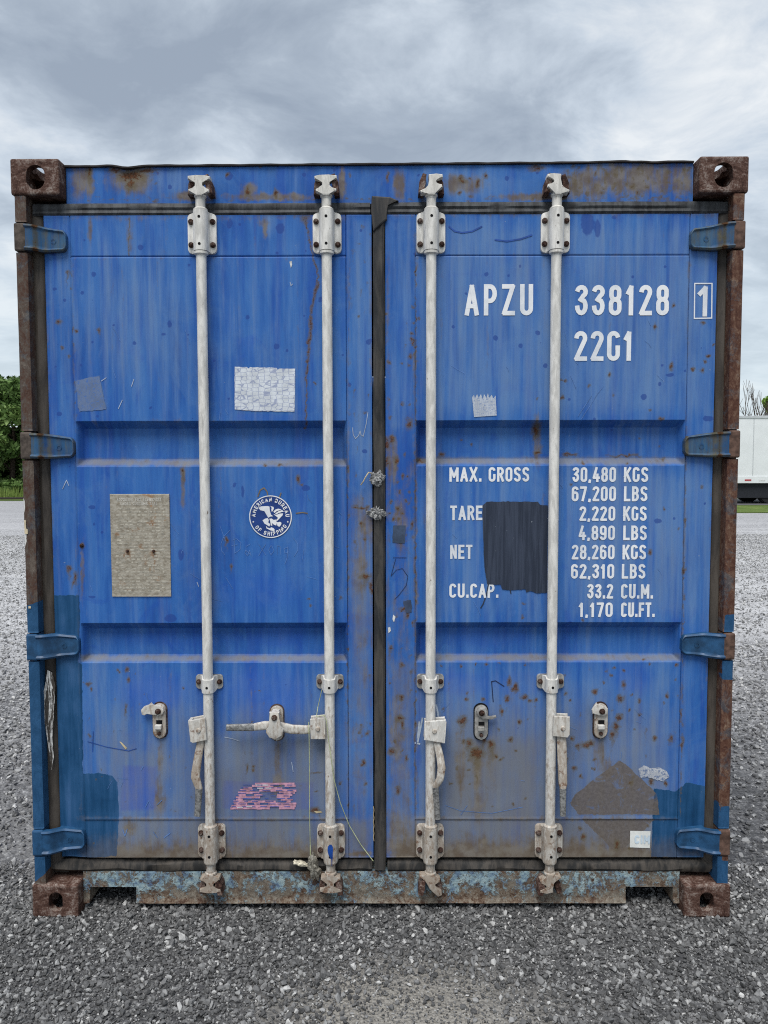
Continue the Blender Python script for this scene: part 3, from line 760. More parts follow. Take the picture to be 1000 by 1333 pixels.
for sgn in (-1, 1):
    p = region(90000, .25, 6.5, .36, 8.5)
    d = p[:, 1] + 2.6
    p = p[(p[:, 0] > .42 * d) & (p[:, 0] < .60 * d) & (p[:, 0] > 1.2) & (rng.random(len(p)) < np.clip(4.5 / d, .25, 1) ** 1.6)]
    p[:, 0] *= sgn
    p2 = region(26000, 3.0, 9.5, 8.5, 15.0); d2_ = p2[:, 1] + 2.6; p2 = p2[(p2[:, 0] > .43 * d2_) & (p2[:, 0] < .58 * d2_)]; p2[:, 0] *= sgn
    add_stones(p2, .016, .034, OCT_V, OCT_F, .002, .05)
    add_stones(p[: len(p) // 2].copy(), .008, .016, OCT_V, OCT_F, .001, .0)
    add_stones(p[len(p) // 2:].copy(), .014, .034, ICO_V, ICO_F, .003, .0)
SV, SF, ST = np.concatenate(SV), np.concatenate(SF), np.concatenate(ST)
me = bpy.data.meshes.new('gravel')
me.vertices.add(len(SV)); me.vertices.foreach_set('co', SV.astype(np.float32).ravel())
me.loops.add(SF.size); me.loops.foreach_set('vertex_index', SF.astype(np.int32).ravel())
me.polygons.add(len(SF)); me.polygons.foreach_set('loop_start', np.arange(0, SF.size, 3, dtype=np.int32))
me.update(calc_edges=True)
me.polygons.foreach_set('use_smooth', np.zeros(len(SF), bool))
a = me.attributes.new('tint', 'FLOAT', 'POINT'); a.data.foreach_set('value', ST.astype(np.float32))
o = link('gravel', me, M_STONE)
tag(o, 'loose grey crushed gravel covering the yard around the container', 'gravel', kind='stuff')

# ------------------------------------------------------------------ the container
BOX = empty('shipping_container')
tag(BOX, 'worn blue steel shipping container with white locking bars on its closed end doors', 'container')
YD, LEN = 0.045, 6.058

# corner castings with their slotted holes
def obround(cx, cy, w_, h_, n=10):
    r = min(w_, h_) / 2; p = []
    for k in range(n + 1):
        a = math.pi * k / n
        p.append((cx + r * math.cos(a), cy + (h_ / 2 - r) + r * math.sin(a)) if h_ >= w_ else (cx + (w_ / 2 - r) + r * math.sin(a), cy + r * math.cos(a)))
    for k in range(n + 1):
        a = math.pi * k / n
        p.append((cx - r * math.cos(a), cy - (h_ / 2 - r) - r * math.sin(a)) if h_ >= w_ else (cx - (w_ / 2 - r) - r * math.sin(a), cy - r * math.cos(a)))
    return p
def cutter(pts, axis, d0, d1):
    bm = bmesh.new()
    a = [bm.verts.new({'y': (p[0], d0, p[1]), 'x': (d0, p[0], p[1]), 'z': (p[0], p[1], d0)}[axis]) for p in pts]
    b = [bm.verts.new({'y': (p[0], d1, p[1]), 'x': (d1, p[0], p[1]), 'z': (p[0], p[1], d1)}[axis]) for p in pts]
    n = len(pts)
    bm.faces.new(a); bm.faces.new(b[::-1])
    for k in range(n):
        bm.faces.new((a[(k + 1) % n], a[k], b[k], b[(k + 1) % n]))
    bmesh.ops.recalc_face_normals(bm, faces=bm.faces[:])
    me_ = bpy.data.meshes.new('cutter'); bm.to_mesh(me_); bm.free()
    return bpy.data.objects.new('cutter', me_)
def casting_mesh(top):
    """corner fitting in its own box: x 0..0.162 (0 outside), y 0..0.178, z 0..0.118"""
    bm = bmesh.new(); bx(bm, 0, .162, 0, .178, 0, .118, .007, 2)
    me_ = bpy.data.meshes.new('c'); bm.to_mesh(me_); bm.free()
    ob = bpy.data.objects.new('c', me_); C.objects.link(ob)
    cs = []
    bm = bmesh.new(); bx(bm, .024, .140, .026, .155, .024 if top else .028, .092 if top else .096)
    m2_ = bpy.data.meshes.new('cv'); bm.to_mesh(m2_); bm.free(); cs.append(bpy.data.objects.new('cv', m2_))
    cs.append(cutter(obround(.084, .057, .062 if top else .048, .080 if top else .070), 'y', -.02, .06))
    cs.append(cutter(obround(.089, .059, .062, .080), 'x', -.02, .06))
    cs.append(cutter(obround(.083, .089, .0635, .124), 'z', .05 if top else -.02, .15 if top else .06))
    for c_ in cs:
        C.objects.link(c_)
        md = ob.modifiers.new('b', 'BOOLEAN'); md.operation = 'DIFFERENCE'; md.object = c_; md.solver = 'EXACT'
    dg = bpy.context.evaluated_depsgraph_get()
    res = bpy.data.meshes.new_from_object(ob.evaluated_get(dg))
    for x in cs + [ob]:
        bpy.data.objects.remove(x)
    return res
ct, cb = casting_mesh(True), casting_mesh(False)
ct.materials.clear(); cb.materials.clear(); ct.materials.append(M_RUST); cb.materials.append(M_RUST)
for yy, sy in ((0, 1), (LEN, -1)):
    for sx in (-1, 1):
        for z, me_ in ((2.591 - .118, ct), (0.0, cb)):
            o = bpy.data.objects.new('corner_casting', me_); C.objects.link(o); o.parent = BOX
            o.scale = (-sx, sy, 1); o.location = (sx * 1.219, yy, z)

# header with its dented top lip
HX = 1.056
hxs = spaced(-HX, HX, .004)
def head_top(x):
    u = (x - at(165, 215, .055)[0]) / .035
    d = .010 * np.exp(-u * u) - .004 * np.exp(-((x + .86) / .05) ** 2)
    ur = sstep(.62, .75, x) * sstep(1.06, 1.0, x)
    return 2.584 - d + ur * .006 * (fbm(x * 14, x * 0 + 3, 3, 3) - .45) + .004 * (x / 1.05)
def hz_(X, Z):
    return 2.459 + (Z - 2.459) / (2.584 - 2.459) * (head_top(X) - 2.459)
def hy(X, Z):
    return .055 + .0025 * (fbm(X * 5, Z * 9, 3, 21) - .5) + .006 * np.exp(-((X - at(172, 230, .055)[0]) / .05) ** 2) * sstep(2.52, 2.585, Z)
grid('header', hxs, np.linspace(2.459, 2.584, 30), hy, M_HEAD, BOX, back=.13, zf=hz_)
bm = bmesh.new()                                                # turned dark lip of the roof sheet
xs = np.linspace(-HX, HX, 120)
prev = None
for x in xs:
    z = float(head_top(np.array(x)))
    j = .0015 * math.sin(x * 37) + .001 * math.sin(x * 91)
    ring = [bm.verts.new(c_) for c_ in ((x, .046 + j, z + .0005), (x, .046 + j, z + .0055), (x, .16, z + .0065), (x, .16, z - .003), (x, .056, z - .0006))]
    if prev:
        for k in range(5):
            bm.faces.new((prev[k], ring[k], ring[(k + 1) % 5], prev[(k + 1) % 5]))
    prev = ring
bmobj('roof_lip', bm, flat('lip_dark', (.035, .03, .028), .8, .2), BOX)

# sill with fork notches
nl0, nl1, nr0, nr1, nz = -1.035, -.869, .868, 1.036, .085
sxs = spaced(-1.057, 1.057, .005, (nl0, nl1, nr0, nr1))
szs = spaced(.028, .141, .005, (nz,))
Xc, Zc = np.meshgrid((sxs[1:] + sxs[:-1]) / 2, (szs[1:] + szs[:-1]) / 2)
cells = ~(((Xc < nl1) | (Xc > nr0)) & (Zc < nz) & (np.abs(Xc) < 1.036))
def sy_(X, Z):
    return .048 + .004 * (fbm(X * 6, Z * 12, 3, 31) - .5) - .006 * sstep(.045, .028, Z)
def sz_(X, Z):
    return Z + .003 * (fbm(X * 8, X * 0, 3, 8) - .5) * sstep(.06, .03, Z)
grid('sill', sxs, szs, sy_, M_SILL, BOX, cells=cells, back=.16, wear=False, zf=sz_)
bm = bmesh.new()
bx(bm, -1.05, 1.05, .05, .16, .136, .1405)
bmobj('sill_ledge', bm, M_RUST2, BOX)

# doors
def door(side):
    if side < 0:
        xa, pa, pb, xb = -1.131, -1.043, -.113, -.026
    else:
        xa, pa, pb, xb = .020, .1225, 1.046, 1.139
    D = empty('door', BOX)
    zb, zt, g0, g1 = .194, 2.419, .3335, 2.2825
    C1, C2 = (1.730, 1.706, 1.599, 1.575), (1.033, 1.006, .912, .893)
    xi0, xi1 = (pa + .004, pb - .0015) if side < 0 else (pa + .0015, pb - .004)
    def Y(X, Z):
        y = np.full(X.shape, YD)
        inp = (X > pa) & (X < pb)
        ex = np.clip(np.minimum(X - xi0, xi1 - X) / (.016), 0, 1)
        for c in (C1, C2):
            p = np.clip((c[0] - Z) / (c[0] - c[1]), 0, 1) * np.clip((Z - c[3]) / (c[2] - c[3]), 0, 1)
            y = y + .042 * np.minimum(p, ex) * inp
        y = y + .0062 * (fbm(X * 2.2 + side, Z * 2.0, 3, 41) - .5) * sstep(0, .05, np.minimum(X - xa, xb - X))
        y = y + .0012 * (fbm(X * 11, Z * 9, 2, 45) - .5)
        y = y + .0045 * (np.abs(Z - g1) < .0012) * (X >= pa) * (X <= pb)
        y = y - .0035 * np.clip(1 - np.abs(Z - g0) / .005, 0, 1) * (X >= pa) * (X <= pb)
        for xx in (pa, pb):
            y = y + .0040 * (np.abs(X - xx) < .0012)
        # the sheet's lapped edge stands a little proud of the rails
        y = y - .0022 * ((Z < g1) & (Z > g0) & inp)
        if side < 0:   # bent lower outer corner
            y = y + .012 * np.exp(-(((X + 1.10) / .05) ** 2 + ((Z - .22) / .05) ** 2))
        return y
    eps = .0026
    xs_ = spaced(xa, xb, .0042, [t + d_ for t in (pa, pb) for d_ in (-eps, 0, eps)] + [xi0, xi0 + .016, xi1 - .016, xi1])
    zs_ = spaced(zb, zt, .0042, [t + d_ for t in (g0, g1) for d_ in (-eps, 0, eps)] + list(C1) + list(C2) + [t + d_ for t in C1 + C2 for d_ in (-.0015, .0015)])
    def sub(a_, lo, hi):
        return a_[(a_ >= lo - 1e-5) & (a_ <= hi + 1e-5)]
    grid('panel', sub(xs_, pa, pb), sub(zs_, g0, g1), Y, M_PAINT, D)
    grid('stile', sub(xs_, xa, pa), zs_, Y, M_PAINT, D, back=.095)
    grid('stile', sub(xs_, pb, xb), zs_, Y, M_PAINT, D, back=.095)
    grid('rail', sub(xs_, pa, pb), sub(zs_, g1, zt), Y, M_PAINT, D)
    grid('rail', sub(xs_, pa, pb), sub(zs_, zb, g0), Y, M_PAINT, D)
    b_ = bmesh.new(); bx(b_, xa + .003, xb - .003, .092, .10, zb + .003, zt - .003)
    bmobj('hidden_backing', b_, M_INSIDE, D)  # unseen dark sheet added behind the leaf to block light
    D['label'] = 'left blue door with the round emblem and the data plate' if side < 0 else 'right blue door with the white registration lettering'
    return D, Y
DL, YL = door(-1)
DR, YR = door(1)
def surf(x, z):
    fn = YL if x < -.02 else YR
    return float(fn(np.array([[x]]), np.array([[z]]))[0, 0])

# rubber gaskets: a profile run along the door edges
def gasket(name, mat, prof, p0, p1, wob=.0015, step=.03, seed=1):
    """prof: (offset across, y) points; the strip runs from p0 to p1 in (x, z)"""
    bm_ = bmesh.new()
    L = math.hypot(p1[0] - p0[0], p1[1] - p0[1]); d = ((p1[0] - p0[0]) / L, (p1[1] - p0[1]) / L); nrm = (-d[1], d[0])
    n = max(2, int(L / step)); pr = None
    for i in range(n + 1):
        s = L * i / n
        ring = []
        for k, (a_, y) in enumerate(prof):
            jj = wob * (2 * float(fbm(np.array([s * 7.0 + k * 3.1]), np.array([k * 1.7]), 3, seed)[0]) - 1)
            ja = wob * (2 * float(fbm(np.array([s * 9.0 + k * 5.1]), np.array([k * 2.7 + 9]), 3, seed + 4)[0]) - 1)
            ring.append(bm_.verts.new((p0[0] + d[0] * s + nrm[0] * (a_ + ja), y + jj, p0[1] + d[1] * s + nrm[1] * (a_ + ja))))
        if pr:
            for k in range(len(prof)):
                bm_.faces.new((pr[k], ring[k], ring[(k + 1) % len(prof)], pr[(k + 1) % len(prof)]))
        else:
            bm_.faces.new(ring[::-1])
        pr = ring
    bm_.faces.new(pr)
    bmesh.ops.recalc_face_normals(bm_, faces=bm_.faces[:])
    return bmobj(name, bm_, mat, BOX, True, 40)
TOPP = [(-.022, .075), (-.022, .046), (-.014, .040), (-.004, .044), (.004, .040), (.016, .043), (.021, .052), (.021, .075)]
gasket('door_gasket', M_RUBT, TOPP, (-1.165, 2.440), (-.03, 2.440), seed=3)
gasket('door_gasket', M_RUBT, TOPP, (.026, 2.441), (1.17, 2.441), seed=4)
MIDP = [(-.0205, .075), (-.0205, .044), (-.013, .036), (-.004, .040), (.006, .037), (.018, .043), (.018, .075)]
gasket('door_gasket', M_RUB, MIDP, (-.003, .150), (-.003, 2.448), wob=.0022, seed=5)
BOTP = [(-.026, .090), (-.026, .050), (-.016, .043), (-.002, .046), (.012, .056), (.016, .075), (.016, .090)]
gasket('door_gasket', M_RUBD, BOTP, (-1.16, .167), (-.03, .167), wob=.007, step=.015, seed=6)
gasket('door_gasket', M_RUBD, BOTP, (.024, .167), (1.165, .167), wob=.006, step=.015, seed=7)
SIDP = [(-.021, .085), (-.021, .050), (-.010, .046), (.012, .054), (.020, .066), (.020, .085)]
gasket('door_gasket', M_RUBB, [(-a_, y) for a_, y in SIDP][::-1], (-1.151, .15), (-1.151, 2.455), seed=8)
gasket('door_gasket', M_RUBB, SIDP, (1.159, .15), (1.159, 2.455), seed=9)
# mitred cap where the centre gasket meets the top one
bm = bmesh.new()
prism(bm, [(at(483, 262, .036)[0], 2.432), (at(484, 255, .036)[0], 2.478), (at(508, 256, .036)[0], 2.474), (at(519, 262, .036)[0], 2.462), (at(503, 268, .036)[0], 2.450), (at(504, 285, .036)[0], 2.40), (at(486, 300, .036)[0], 2.36)], .0325, .07, .005)
bmobj('gasket_corner', bm, M_RUB, BOX)

# corner posts: flange lengths between the hinges, with the web behind
HZ = [at(60, y, 0)[2] for y in (308, 580, 843, 1098)]
st('rust', 30, 400, 1)
poly('teal', [(30, 790), (60, 780), (62, 900), (56, 960), (80, 1120), (30, 1160)], 1.0, 2)
poly('teal', [(22, 560), (32, 560), (34, 600), (22, 600)], .5, 2)
poly('teal', [(944, 800), (962, 800), (962, 885), (940, 885)], 1.0, 2)
poly('teal', [(938, 1050), (956, 1050), (956, 1090), (936, 1090)], 1.0, 2)
poly('teal', [(930, 1120), (956, 1120), (956, 1150), (930, 1150)], .9, 2)
spots('fade', '32,700,3,14 30,660,2.5,14 29,720,3,10', v=1.0)
for sx, MP in ((-1, M_POSTL), (1, M_POSTR)):
    P_ = empty('corner_post', BOX)
    x0, x1 = (-1.2095, -1.172) if sx < 0 else (1.172, 1.2095)
    zs_all = [.119] + sum([[z - .050, z + .050] for z in sorted(HZ)], []) + [2.472]
    for z0, z1 in zip(zs_all[::2], zs_all[1::2]):
        if z1 - z0 < .01: continue
        s_ = z0 * 5
        grid('flange', spaced(x0, x1, .004), spaced(z0, z1, .006), lambda X, Z: .005 + .003 * (fbm(X * 20, Z * 8, 3, 51) - .5) + .003 * (np.abs(X - (x0 + x1) / 2) > .016), MP, P_, back=.075)
    xw0, xw1 = (-1.2055, -1.178) if sx < 0 else (1.178, 1.2055)
    grid('web', spaced(xw0, xw1, .006), spaced(.12, 2.47, .012), lambda X, Z: .028 + 0 * X, MP, P_, back=.15)
    xj0, xj1 = (-1.19, -1.12) if sx < 0 else (1.12, 1.19)
    grid('rebate', spaced(xj0, xj1, .01), spaced(.12, 2.47, .02), lambda X, Z: .083 + 0 * X, M_RUBB, P_, back=.15)

M_CREAM = flat('cream_paint', (.55, .47, .32), .6, .25)
for px_ in ([(31.5, 677), (33.5, 677), (34, 688), (36, 689), (36, 695), (32, 695)], [(37, 789), (40, 789), (40, 792), (37, 792)]):
    pydata('paint_chip', [(at(x, y, .0015)[0], .0015, at(x, y, .0015)[2]) for x, y in px_], [tuple(range(len(px_)))], M_CREAM, BOX)
# hinges: a forged blade from the post's lug to the stile
M_HINGE = mat_paint('hinge_paint', .50, (.62, .66, .50))
M_HINGET = flat('hinge_teal', (.016, .066, .15), .45, .4, var=.35, scale=25)
tealrow = {(-1, 2), (-1, 3), (1, 2), (1, 3)}
def hinge(sx, row):
    zc_ = HZ[row]
    H = empty('hinge', BOX)
    tip = [1.050, 1.042, 1.042, 1.040][row] if sx < 0 else [1.042, 1.036, 1.040, 1.036][row]
    mat = M_HINGET if (sx, row) in tealrow else M_HINGE
    bm_ = bmesh.new()
    n, m = 26, 13
    R_ = []
    tl = .006 if row in (0, 1) else 0
    for i in range(n + 1):
        u = i / n
        ax = 1.178 + (tip - 1.178) * u
        hh = .0425 - .008 * sstep(.25, 1, np.array(u)) - (.017 * max(0., (u - .90) / .10) ** 2)
        y = .000 + .029 * float(sstep(.10, .55, np.array(u)))
        row_ = []
        for j in range(m + 1):
            t = j / m * 2 - 1
            ridge = -.0055 * float(sstep(.70, .84, np.array(abs(t)))) + .004 * float(sstep(.93, 1.0, np.array(abs(t))))
            if u > .90: ridge = min(ridge, -.0055 * (u - .9) / .1)
            row_.append(bm_.verts.new((sx * ax, y + ridge, zc_ + t * hh - tl * u)))
        R_.append(row_)
    for i in range(n):
        for j in range(m):
            f_ = (R_[i][j], R_[i + 1][j], R_[i + 1][j + 1], R_[i][j + 1])
            bm_.faces.new(f_ if sx < 0 else f_[::-1])
    bd = [e_ for e_ in bm_.edges if e_.is_boundary]
    ex = bmesh.ops.extrude_edge_only(bm_, edges=bd)
    for v in [g_ for g_ in ex['geom'] if isinstance(g_, bmesh.types.BMVert)]:
        v.co.y = max(v.co.y + .013, .05) if abs(v.co.x) < 1.13 else v.co.y + .018
    o_ = bmobj('blade', bm_, mat, H, True, 38)
    me_ = o_.data
    vv = np.zeros(len(me_.vertices) * 3, np.float32); me_.vertices.foreach_get('co', vv); vv = vv.reshape(-1, 3).astype(float)
    U, W = pix(vv)
    for k, A in paint(U, W).items():
        if k == 'rust':
            A = np.maximum(A, np.clip(.55 * (np.abs(np.abs(vv[:, 2] - zc_) - .039) < .006), 0, 1) + .9 * np.clip(1 - np.abs(np.abs(vv[:, 0]) - (1.145 if row < 2 else 2)) / .012, 0, 1))
        a_ = me_.attributes.new(k, 'FLOAT', 'POINT'); a_.data.foreach_set('value', A.astype(np.float32))
    bm_ = bmesh.new()
    bx(bm_, min(sx * 1.173, sx * 1.2125), max(sx * 1.173, sx * 1.2125), -.002, .06, zc_ - .046, zc_ + .046, .006, 2)
    k_ = bmobj('knuckle', bm_, M_HINGET if (sx, row) in {(-1, 2), (-1, 3)} else M_KNUCKLE[sx], H)
    bm_ = bmesh.new()
    cyl(bm_, (sx * 1.199, .018, zc_ - .054), (sx * 1.199, .018, zc_ + .054), .0075, seg=14)
    bmobj('hinge_pin', bm_, M_RUST2, H)
    bm_ = bmesh.new()                                     # forged ring mark on the blade
    cx_ = sx * 1.093
    for k in range(16):
        a0, a1 = 2 * math.pi * k / 16, 2 * math.pi * (k + 1) / 16
        q = [bm_.verts.new((cx_ + r * math.cos(a_), .0262, zc_ - tl + r * math.sin(a_))) for r, a_ in ((.0062, a0), (.0062, a1), (.0088, a1), (.0088, a0))]
        bm_.faces.new(q)
    bmobj('forge_mark', bm_, M_HINGET if (sx, row) in tealrow else M_HINGE, H)
M_KNUCKLE = {-1: flat('knuckle_brown', (.075, .06, .05), .75, .25, var=.5, scale=40, bump=.5), 1: flat('knuckle_rust', (.10, .06, .045), .8, .25, var=.5, scale=40, bump=.5)}
for sx in (-1, 1):
    for row in range(4):
        hinge(sx, row)

# ------------------------------------------------------------------ locking bars
BARX = [-.5945, -.175, .1735, .5905]
YB, RB = .016, .0172
ZU0, ZU1 = at(266, 328, .02)[2], at(266, 277, .02)[2]
ZL0, ZL1 = at(270, 1118, .02)[2], at(270, 1077, .02)[2]
ZM = at(270, 889, .02)[2]
def cam_shape(cx, z, up, kind):
    """cast cam head; up=+1 at the top of a bar. Outline in mm around the bar's axis"""
    if kind == 0:
        P_ = [(-12, 0), (-14, 10), (-33, 13), (-35, 21), (-20, 25), (-9, 30), (-9, 44), (-20, 50), (-36, 53), (-36, 64), (-10, 66), (20, 65), (38, 62), (37, 52), (18, 49), (9, 43), (9, 31), (18, 25), (34, 20), (33, 11), (14, 9), (12, 0)]
    elif kind == 1:
        P_ = [(-12, 0), (-14, 8), (-34, 6), (-38, 14), (-20, 22), (-9, 28), (-8, 48), (-10, 66), (14, 68), (36, 66), (37, 56), (18, 50), (10, 46), (14, 36), (34, 34), (36, 24), (16, 14), (12, 0)]
    else:
        P_ = [(-12, 0), (-14, 4), (-38, 4), (-39, 12), (-18, 18), (-10, 30), (-8, 46), (8, 62), (26, 80), (40, 74), (38, 60), (16, 44), (10, 34), (32, 28), (33, 18), (14, 8), (12, 0)]
    return [(cx + a_ / 1000, z + up * b_ / 1000) for a_, b_ in P_]
def bolt(bm_, x, y, z, r=.0085):
    cyl(bm_, (x, y, z), (x, y - .006, z), r, r * .92, 12)
    cyl(bm_, (x, y - .006, z), (x, y - .010, z), r * .7, r * .45, 10)
for bi, bxx in enumerate(BARX):
    LB = empty('locking_bar', BOX)
    LB['label'] = ['outer white locking bar on the left door, handle hanging down', 'inner white locking bar on the left door, handle latched sideways', 'inner white locking bar on the right door with a bent handle', 'outer white locking bar on the right door with a straight hanging handle'][bi]
    bm = bmesh.new()
    nseg, pr = 60, None
    lathe(bm, bxx, YB, [(RB, ZL1 - .02 + (ZU0 - ZL1 + .04) * k / nseg) for k in range(nseg + 1)], 24)
    bmobj('tube', bm, M_WHITE, LB, True)
    for (z0, z1, up) in ((ZU0, ZU1, 1), (ZL0, ZL1, -1)):
        zc_, h_ = (z0 + z1) / 2, (z1 - z0)
        for prof in ([(RB + .001, z0 - .013), (RB + .0065, z0 - .009), (RB + .0065, z0 - .001), (RB, z0 + .001)], [(RB, z1 - .001), (RB + .0065, z1 + .001), (RB + .0065, z1 + .009), (RB + .001, z1 + .014)]):
            bm = bmesh.new(); lathe(bm, bxx, YB, prof, 24); bmobj('collar', bm, M_WHITE2, LB, True)
        zn0, zn1 = (z1 + .012, z1 + .052) if up > 0 else (z0 - .048, z0 - .012)
        bm = bmesh.new()
        lathe(bm, bxx, YB, [(RB - .001, zn0), (RB - .001, zn1 - .006), (RB + .003, zn1 - .003), (RB + .003, zn1 + .002), (RB - .001, zn1 + .005)] if up > 0 else [(RB - .001, zn0 - .005), (RB + .003, zn0 - .002), (RB + .003, zn0 + .003), (RB - .001, zn0 + .006), (RB - .001, zn1)], 24)
        bmobj('neck', bm, M_WHITE2, LB, True)
        bm = bmesh.new()
        kind = [[0, 0, 1, 1], [0, 0, 2, 1]][0 if up > 0 else 1][bi]
        prism(bm, cam_shape(bxx, zn1 - .004 if up > 0 else zn0 + .004, up, kind), -.006, .026, .003)
        cyl(bm, (bxx, .011, zn1 - .01 if up > 0 else zn0 - .022), (bxx, .011, zn1 + .03 if up > 0 else zn0 + .012), .0125, .0125, 14)
        if bi in (1, 3):
            for v in bm.verts: v.co.x = 2 * bxx - v.co.x
            bmesh.ops.reverse_faces(bm, faces=bm.faces[:])
        bmobj('cam', bm, M_WHITE2 if up > 0 else M_WHITE3, LB, True, 30)
        # guide bracket: plate, half-round sleeve and fillets
        bm = bmesh.new()
        prism(bm, rrect(bxx, zc_, .096, h_ + .004 if up > 0 else h_ + .006, .014), YD - .012, YD - .001, .002)
        n = 18
        prof = [(-.034, YD - .012), (-.028, YD - .014), (-.0245, YB + .004)] + [(-.0245 * math.cos(math.pi * k / n), YB - .0245 * math.sin(math.pi * k / n)) for k in range(1, n)] + [(.0245, YB + .004), (.028, YD - .014), (.034, YD - .012)]
        z_a, z_b = (zc_ - h_ / 2 + .001, zc_ + h_ / 2 + .003) if up > 0 else (zc_ - h_ / 2 - .005, zc_ + h_ / 2 + .001)
        a_ = [bm.verts.new((bxx + p[0], p[1], z_a)) for p in prof]; b_ = [bm.verts.new((bxx + p[0], p[1], z_b)) for p in prof]
        for k in range(len(prof) - 1):
            bm.faces.new((a_[k], a_[k + 1], b_[k + 1], b_[k]))
        bm.faces.new(a_[::-1]); bm.faces.new(b_)
        bmobj('guide_bracket', bm, M_WHITE if up > 0 else M_WHITE2, LB, True, 30)
        for ox in (-.0365, .0365):
            for oz in (-1, 1):
                bm = bmesh.new(); bolt(bm, bxx + ox, YD - .012, zc_ + oz * (h_ / 2 - .026), .0098)
                bmobj('bolt', bm, M_BOLT, LB)
        for oz in (-1, 1):
            bm = bmesh.new(); cyl(bm, (bxx, YB - .0235, zc_ + oz * (h_ / 2 - .020)), (bxx, YB - .0250, zc_ + oz * (h_ / 2 - .020)), .0048, seg=12)
            bmobj('hole_disc', bm, M_DARK, LB)  # near-black disc, its colour standing in for the shade in a hole
        # keepers welded to the header or sill
        yk = .055 if up > 0 else .047
        zk = at(264, 243, .03)[2] if up > 0 else at(271, 1150, .03)[2]
        for ox in (-1, 1):
            bm = bmesh.new()
            hgt = .030 if up > 0 else .026
            x_in, x_out = .016, .040
            prism(bm, [(bxx + ox * x_in, zk + hgt), (bxx + ox * (x_in + .012), zk + hgt + .004), (bxx + ox * x_out, zk + .006), (bxx + ox * (x_out + .003), zk - hgt), (bxx + ox * (x_out - .014), zk - hgt - .003), (bxx + ox * (x_in + .004), zk - .004)], yk - .040 - (.012 if (ox > 0) == (bi < 2) else 0), yk + .002, .005)
            bmobj('keeper', bm, M_RUST if (ox > 0) == (bi < 2) else M_RUST2, LB)
    # middle clamp
    bm = bmesh.new()
    prism(bm, rrect(bxx, ZM, .094, .050, .011), YD - .010, YD - .001, .002)
    bmobj('clamp_base', bm, M_GALV, LB)
    bm = bmesh.new()
    n = 16
    prof = [(-.030, YD - .012), (-.0225, YB + .006)] + [(-.0215 * math.cos(math.pi * k / n), YB - .0215 * math.sin(math.pi * k / n)) for k in range(1, n)] + [(.0225, YB + .006), (.030, YD - .012)]
    za, zb_ = ZM - .031, ZM + .023
    a_ = [bm.verts.new((bxx + p[0], p[1], za + (.010 if k in (0, len(prof) - 1) else 0))) for k, p in enumerate(prof)]
    b_ = [bm.verts.new((bxx + p[0], p[1], zb_ - (.008 if 2 < k < len(prof) - 3 else 0))) for k, p in enumerate(prof)]
    for k in range(len(prof) - 1):
        bm.faces.new((a_[k], a_[k + 1], b_[k + 1], b_[k]))
    bm.faces.new(a_[::-1]); bm.faces.new(b_)
    bmobj('clamp_strap', bm, M_WHITE, LB, True, 40)
    for ox in (-.036, .036):
        bm = bmesh.new(); bolt(bm, bxx + ox, YD - .010, ZM, .0092); bmobj('bolt', bm, M_BOLT, LB)
    bm = bmesh.new(); cyl(bm, (bxx, YB - .0200, ZM - .011), (bxx, YB - .0222, ZM - .011), .0045, seg=12); bmobj('hole_disc', bm, M_DARK, LB)  # same black disc for the dark hole in the strap

    # handle hub and handle
    def hp(x, y, Y=.0): p = at(x, y, Y); return (p[0], Y, p[2])
    bm = bmesh.new()
    quad = [[(248, 937), (268, 933), (270, 962), (252, 966)], [(404, 935), (424, 933), (424, 961), (405, 961)], [(553, 938), (580, 936), (577, 966), (552, 962)], [(720, 931), (741, 932), (741, 955), (738, 959), (719, 957)]][bi]
    HM = [M_WHITE2, M_WHITE2, M_WHITE, M_WHITE2][bi]
    bm.free()
    for y0, y1 in ((-.012, -.005), (.020, .027)):
        bm = bmesh.new(); prism(bm, [(at(*q, 0)[0], at(*q, 0)[2]) for q in quad], y0, y1, .002); bmobj('hub_plate', bm, HM, LB)
    pc = at(sum(q[0] for q in quad) / len(quad), sum(q[1] for q in quad) / len(quad), 0)
    ed_ = [[(246, 937), (250, 937), (253, 966), (249, 964)], [(403, 935), (406, 935), (407, 961), (404, 961)], [(578, 937), (581, 939), (579, 966), (575, 966)], [(739, 932), (742, 933), (742, 955), (738, 959)]][bi]
    if bi in (0, 2):
        bm = bmesh.new(); prism(bm, [(at(*q, 0)[0], at(*q, 0)[2]) for q in ed_], -.011, .026, 0); bmobj('hub_web', bm, HM, LB)
    bm = bmesh.new(); cyl(bm, (pc[0], -.012, pc[2]), (pc[0], -.017, pc[2]), .009, .006, 12); bmobj('hub_rivet', bm, M_WHITE3, LB)
    bm = bmesh.new()
    path = [[(259, 946), (261, 968), (258, 985), (255, 1005), (254.5, 1012), (259, 1026), (258.5, 1040), (257, 1062)],
            [(412, 949), (397, 950), (380, 949.5), (362, 945), (345, 944.5), (331, 946.5), (315, 947), (295, 947)],
            [(566, 948), (569, 968), (573, 985), (575, 1000), (573, 1014), (567, 1024), (568, 1040), (570, 1066)],
            [(730, 944), (731, 962), (732, 985), (732.5, 1005), (733, 1021), (733, 1026), (733, 1045), (733, 1062)]][bi]
    W_ = [[.026, .026, .028, .030, .031, .024, .021, .020], [.026, .031, .033, .031, .031, .025, .023, .021], [.026, .024, .026, .028, .026, .021, .020, .018], [.030, .033, .033, .031, .030, .022, .020, .018]][bi]
    T_ = [.012, .012, .013, .013, .013, .014, .013, .012]
    Yh = [[.006, .004, .000, -.004, -.006, -.006, -.002, .004], [.006, .006, .004, .002, .000, -.006, -.010, -.012], [.006, .002, -.004, -.012, -.014, -.006, .004, .010], [.006, .004, .000, -.006, -.010, -.012, -.012, -.010]][bi]
